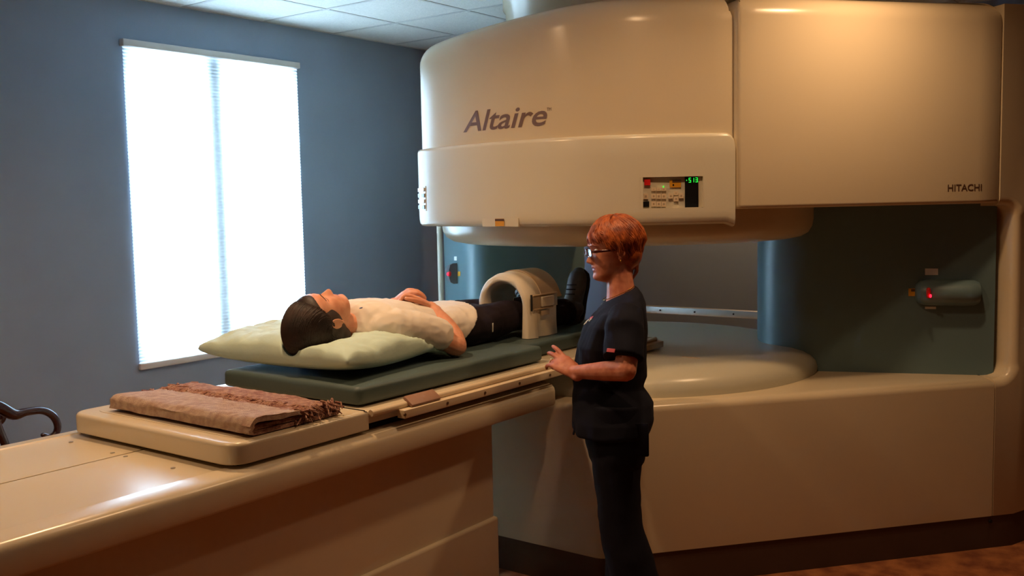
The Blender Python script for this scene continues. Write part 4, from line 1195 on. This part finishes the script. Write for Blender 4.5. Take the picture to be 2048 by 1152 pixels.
for clump in range(430):
    az = lr.uniform(-PI, PI); side = 1 if az > 0 else -1; A = abs(az)
    el0 = D2(lr.uniform(18, 86)) if A > D2(50) else D2(lr.uniform(35, 88))
    sweep = side*D2(lr.uniform(8, 34)) if A > D2(28) else D2(lr.uniform(-12, 30))
    if A < D2(40): end = D2(lr.uniform(8, 26))
    elif A < D2(78): end = D2(lr.uniform(-12, 14))
    elif A < D2(112): end = D2(lr.uniform(-34, -8))
    else: end = D2(lr.uniform(-76, -40))
    el1 = max(end, el0-D2(lr.uniform(45, 85))) if lr.random() < 0.55 else end
    kk = 0.955+0.085*lr.random(); fl = lr.uniform(-0.02, 0.10)
    if el0 > D2(62): kk += 0.03*lr.random()
    for q in range(6):
        j = lambda v: lr.gauss(0, v)
        strand(az+j(.05), el0+j(.05), az+sweep+j(.05), el1+j(.05), kk+j(.006), 0.975+0.04*lr.random(), lr.uniform(.0016, .0030), fl)
me = fuse(place([([np.array(p)*HS for p in v], f) for v, f in cap], WHO, WHB), 0.005, 4)
capV = [tuple(v.co) for v in me.vertices]; capF = [tuple(p.vertices) for p in me.polygons]; bpy.data.meshes.remove(me)
lk = place([([np.array(p)*HS for p in v], f) for v, f in locks], WHO, WHB)
raw('hair', *merge([(capV, capF)]+lk), M['hair_b'], wom, angle=None)
for sg in (1, -1):
    v = place([([np.array(p)*HS for p in q[0]], q[1]) for q in [on_face(BROW(sg), [.0020, .0025, .0025, .0020, .0012])]], WHO, WHB); raw('eyebrow', *v[0], M['hair_b'], wom)
    v = place([ellipsoid((.0700, sg*.031, .009), (.0108, .0108, .0108))], WHO, WHB); ey_ = raw('eyeball', *v[0], M['eye'], wom)
    v = place([ellipsoid((.0780, sg*.031, .007), (.0035, .0050, .0050), nu=12, nv=8)], WHO, WHB); raw('iris', *v[0], M['iris'], ey_)
# glasses
def rim_pts(sg, n=28):
    out = []
    for k in range(n+1):
        t = 2*PI*k/n; p = 3.0
        y = 0.0235*math.copysign(abs(math.cos(t))**(2/p), math.cos(t)); z = 0.0145*math.copysign(abs(math.sin(t))**(2/p), math.sin(t))
        out.append((0.104-0.35*(abs(y+0.031)-0.031 if False else (y+0.031))*0.25, sg*(0.031+y), 0.004+z))
    return out
gl = [tube_vf(rim_pts(1), 0.0019, 8), tube_vf(rim_pts(-1), 0.0019, 8), tube_vf([(.1025, -.009, .008), (.106, 0, .010), (.1025, .009, .008)], 0.0018, 8)]
glb = raw('glasses', *merge(place(gl, WHO, WHB)), M['glasses'], wom)
for sg in (1, -1):
    v = place([tube_vf([(.0995, sg*.054, .010), (.092, sg*.068, .010), (.06, sg*.077, .008), (.0, sg*.080, .004), (-.02, sg*.079, -.008)], [(.0045, .0018), (.0055, .0018), (.0045, .0016), (.003, .0015), (.002, .0015)], 8, up=(0, 0, 1), dome=True)], WHO, WHB)
    raw('temple_arm', *v[0], M['glasses'], glb)
    rp_ = rim_pts(sg)[:-1]; c_ = (0.104-0.35*0.25*0.031+0.0015, sg*0.031, 0.004)
    lv = [c_]+rp_; lf = [(0, i+1, (i+1) % len(rp_)+1) for i in range(len(rp_))]
    v = place([(lv, lf)], WHO, WHB); raw('lens', *v[0], M['lens'], glb, recalc=False)
# necklace
nk = []
for t in np.linspace(0, 2*PI, 40):
    nk.append(W(1239, 583)+FV*(0.062*math.cos(t)+0.004)+LV*0.062*math.sin(t)-ZA*(0.028*math.cos(t)+0.004))
raw('necklace', *tube_vf(nk, 0.0013, 6), M['gold'], wom)
er = place([ellipsoid((-.004, .0845, -.040), (.003, .003, .005), nu=8, nv=6)], WHO, WHB); raw('earring', *er[0], M['gold'], wom)
# scrub top
rings_ = [stand_ring(*q) for q in ((1240, 588, .062, .078, .50), (1240, 593, .072, .098, .48), (1240, 603, .086, .140, .36), (1238, 616, .098, .180, .2), (1231, 645, .118, .192, .06), (1222, 690, .135, .172, 0, WD+.012, 2.1), (1222, 735, .143, .150, 0, WD+.03, 2.0), (1220, 752, .147, .150, 0, WD+.03, 2.0),
                                   (1217, 772, .139, .150, 0, WD+.03, 2.0), (1225, 803, .163, .165, 0, WD+.02, 2.1), (1224, 835, .158, .180), (1221, 858, .150, .188), (1221, 862, .146, .184))]
tpz = [rings_mesh(rings_)]
for sh_, el_ in ((SHL, ELL), (SHR, ELR)):
    b_ = sh_*0.22+el_*0.78; tpz.append(tube_vf([sh_+ZA*0.012+LV*(-0.03 if sh_ is SHL else 0.03), sh_*0.75+el_*0.25+FV*.004, b_+FV*0.012], [(.060, .060), (.078, .072), (.075, .066)], 24, up=FV))
me = fuse(tpz, 0.005, 3)
displace(me, cloth_noise(0.007, 8, 21, unit(ZA+FV*0.7), 0.005, 34))
top_ = link('scrub_top', me, M['scrub'], wom, angle=None)
# scrub trousers with a back pocket
tz = [rings_mesh([stand_ring(*q) for q in ((1226, 800, .120, .165), (1228, 850, .128, .172), (1231, 890, .118, .172), (1233, 915, .105, .165))])]
for sg in (1, -1):
    tz.append(limb([W(1231, 850, WD-sg*.07), W(1233, 920, WD-sg*.07), W(1236, 985, WD-sg*.07), W(1244, 1060, WD-sg*.07), W(1257+sg*3, 1120, WD-sg*.07), W(1266+sg*5, 1165, WD-sg*.07), W(1272+sg*5, 1208, WD-sg*.07)], [.098, .094, .087, .084, .088, .094, .096], 24))
me = fuse(tz, 0.006, 4); displace(me, cloth_noise(0.006, 7, 33, ZA, 0.004, 26))
link('scrub_trousers', me, M['scrub'], wom, angle=None)
bp = W(1282, 872, WD-0.09)
bmq = box_bm((0, 0, 0), (0.075, 0.012, 0.13), 0.006, 2, basis=(FV, LV, ZA))
for v in bmq.verts: v.co += Vector(W(1278, 880, WD-0.155))
bm_obj('back_pocket', bmq, M['scrub'], wom)
tie = [W(1147, 845, WD-0.02), W(1149, 858, WD-0.03), W(1147, 868, WD-0.03)]
raw('waist_tie', *tube_vf(tie, 0.004, 6, dome=True), M['scrub'], wom)
# sleeve tag and badge ribbon
sc_ = W(1230, 700, 3.50)
tagp = W(1223, 700, WD-0.262-0.018)
from mathutils.bvhtree import BVHTree
def stick(name, px, py, on, size, material, parent, tilt=0.0, sink=0.0005):
    """a thin patch lying on the surface that shows at a pixel"""
    off_ = wloc(on); t_ = BVHTree.FromPolygons([v.co+off_ for v in on.data.vertices], [p.vertices for p in on.data.polygons])
    for dx in (0, 3, 6, 10, 15, 20, -5, -10):
        h_ = t_.ray_cast(Vector(CAM), Vector(ray(px+dx, py+abs(dx)*0.3)).normalized(), 20)
        if h_[0] is not None: break
    else: return None
    n_ = np.array(h_[1]); n_ = n_ if n_ @ (CAM-np.array(h_[0])) > 0 else -n_
    u_ = unit(np.cross(ZA, n_)); w_ = np.cross(n_, u_)
    u2 = u_*math.cos(tilt)+w_*math.sin(tilt); w2 = np.cross(n_, u2)
    return box(name, tuple(np.array(h_[0])+n_*(size[2]/2-sink)), size, material, parent, min(size)*0.3, 1, basis=(u2, w2, n_))
stick('sleeve_tag', 1222, 701, top_, (0.036, 0.014, 0.003), M['tag_pink'], wom)
for x, y in ((1168, 646), (1175, 642), (1181, 640)): stick('badge_mark', x, y, top_, (0.007, 0.017, 0.003), M['white'], wom, -0.5)
stick('badge_mark', 1173, 633, top_, (0.022, 0.012, 0.003), M['tag_pink'], wom, 0.4)
for sg in (1, -1):
    c = W(1272+sg*5, 1215, WD-sg*.075); c[2] = 0
    sh_ = [(-0.085, .040, .036), (-0.06, .052, .040), (0.0, .050, .042), (0.06, .040, .046), (0.11, .032, .046), (0.15, .022, .036), (0.165, .012, .02)]
    raw('shoe', *tube_vf([c+FV*u+ZA*(0.004+a) for u, a, b in sh_], [(a, b) for u, a, b in sh_], 20, up=ZA, dome=True), M['shoe'], wom)

# ------------------------------------------------------------------ armchair behind the table
chair = thing('armchair', (1.75, 4.42, 0), 'dark mahogany armchair with curved scroll arm against the blue wall', 'chair')
YC = 4.42
arm_px = [(-70, 800), (-25, 806), (0, 815), (28, 829), (52, 824), (84, 821), (106, 832), (115, 850), (112, 866), (100, 874), (86, 870)]
arm_rad = [.030, .032, .034, .030, .022, .021, .021, .020, .019, .017, .013]
for yy in (YC-0.0, YC+0.52):
    pts = [at(x, y, Y=YC) for x, y in arm_px]; pts = [np.array([p[0], yy, p[2]]) for p in pts]
    pp = crom(pts, 5); rr = np.interp(np.linspace(0, len(pts)-1, len(pp)), range(len(pts)), arm_rad)
    raw('arm', *tube_vf(pp, [float(r)*0.85 for r in rr], 14, dome=True), M['mahogany'], chair)
    q0 = at(-14, 836, Y=YC); q1 = at(2, 868, Y=YC); q2 = at(10, 905, Y=YC)
    sup = [np.array([q0[0], yy, q0[2]+0.02]), np.array([q1[0], yy, q1[2]]), np.array([q2[0]+0.01, yy, q2[2]]), np.array([q2[0]+0.02, yy, 0.42])]
    raw('arm_support', *tube_vf(crom(sup, 5), [.018]*16, 12, dome=True), M['mahogany'], chair)
    raw('leg', *tube_vf(crom([(2.26, yy, 0.42), (2.30, yy, 0.33), (2.27, yy, 0.15), (2.28, yy, 0.03), (2.30, yy, 0.012)], 5), list(np.interp(np.linspace(0, 4, 21), range(5), [.032, .030, .018, .014, .012])), 12, dome=True), M['mahogany'], chair)
    raw('leg', *tube_vf([(1.74, yy, 0.42), (1.73, yy, 0.2), (1.68, yy, 0.014)], [.024, .02, .016], 12, dome=True), M['mahogany'], chair)
    raw('back_post', *tube_vf(crom([(1.74, yy, 0.40), (1.73, yy, 0.65), (1.68, yy, 0.95), (1.62, yy, 1.06)], 5), [.02]*16, 12, dome=True), M['mahogany'], chair)
lohi('seat_frame', (1.72, YC-0.03, 0.38), (2.29, YC+0.55, 0.44), M['mahogany'], chair, 0.01)
M['seat'] = mat('seat_fabric', (120, 78, 62), 0.9, var=0.3, vscale=40)
lohi('seat_cushion', (1.75, YC-0.01, 0.44), (2.27, YC+0.53, 0.49), M['seat'], chair, 0.02)
raw('crest_rail', *tube_vf(crom([(1.62, YC-0.02, 1.05), (1.61, YC+0.13, 1.085), (1.61, YC+0.26, 1.07), (1.61, YC+0.39, 1.085), (1.62, YC+0.54, 1.05)], 5), [.026]*21, 12, dome=True), M['mahogany'], chair)
lohi('back_splat', (1.655, YC+0.17, 0.45), (1.68, YC+0.35, 1.05), M['mahogany'], chair, 0.006)

trous = [o for o in pat.children if o.name.split('.')[0] == 'trousers'][0]; shirt_ = [o for o in pat.children if o.name.split('.')[0] == 'shirt'][0]
stick('pocket_label', 985, 655, trous, (0.009, 0.040, 0.003), M['white'], pat, 0.1)
M['print'] = mat('blue_print', (70, 84, 130), 0.8)
stick('shirt_print', 722, 616, shirt_, (0.014, 0.006, 0.0012), M['print'], pat, 0.3)
# ------------------------------------------------------------------ contact: cloth and pillow give way to the body
from mathutils.bvhtree import BVHTree
def floor_under(me_obj, z_at):
    me = me_obj.data; off = wloc(me_obj)
    for v in me.vertices:
        x, z = v.co.x+off.x, v.co.z+off.z
        lim = z_at(x)
        if z < lim: v.co.z = lim-off.z
    me.update()
for o in list(pat.children):
    if o.name.split('.')[0] in ('body', 'shirt', 'trousers', 'hair', 'shoe'):
        floor_under(o, lambda x: 1.0515 if x < 3.06 else (1.0445 if x < 3.398 else 1.0375))
        for c in o.children: floor_under(c, lambda x: 1.0375)
trees = []
for o in pat.children:
    if o.name.split('.')[0] in ('body', 'shirt', 'hair'):
        off = wloc(o); trees.append(BVHTree.FromPolygons([v.co+off for v in o.data.vertices], [p.vertices for p in o.data.polygons]))
off = wloc(pillow_cover)
for v in pillow_cover.data.vertices:
    p = v.co+off
    low_ = 9.0
    for t in trees:
        for ox, oy in ((0, 0), (.008, 0), (-.008, 0), (0, .008), (0, -.008)):
            h = t.ray_cast(Vector((p.x+ox, p.y+oy, 0.95)), Vector((0, 0, 1)), 0.6)
            if h[0] is not None: low_ = min(low_, h[0].z)
    if p.z > low_-0.006 and p.z > 1.0485: p.z = max(1.0485, low_-0.006)
    v.co = p-off
pillow_cover.data.update()
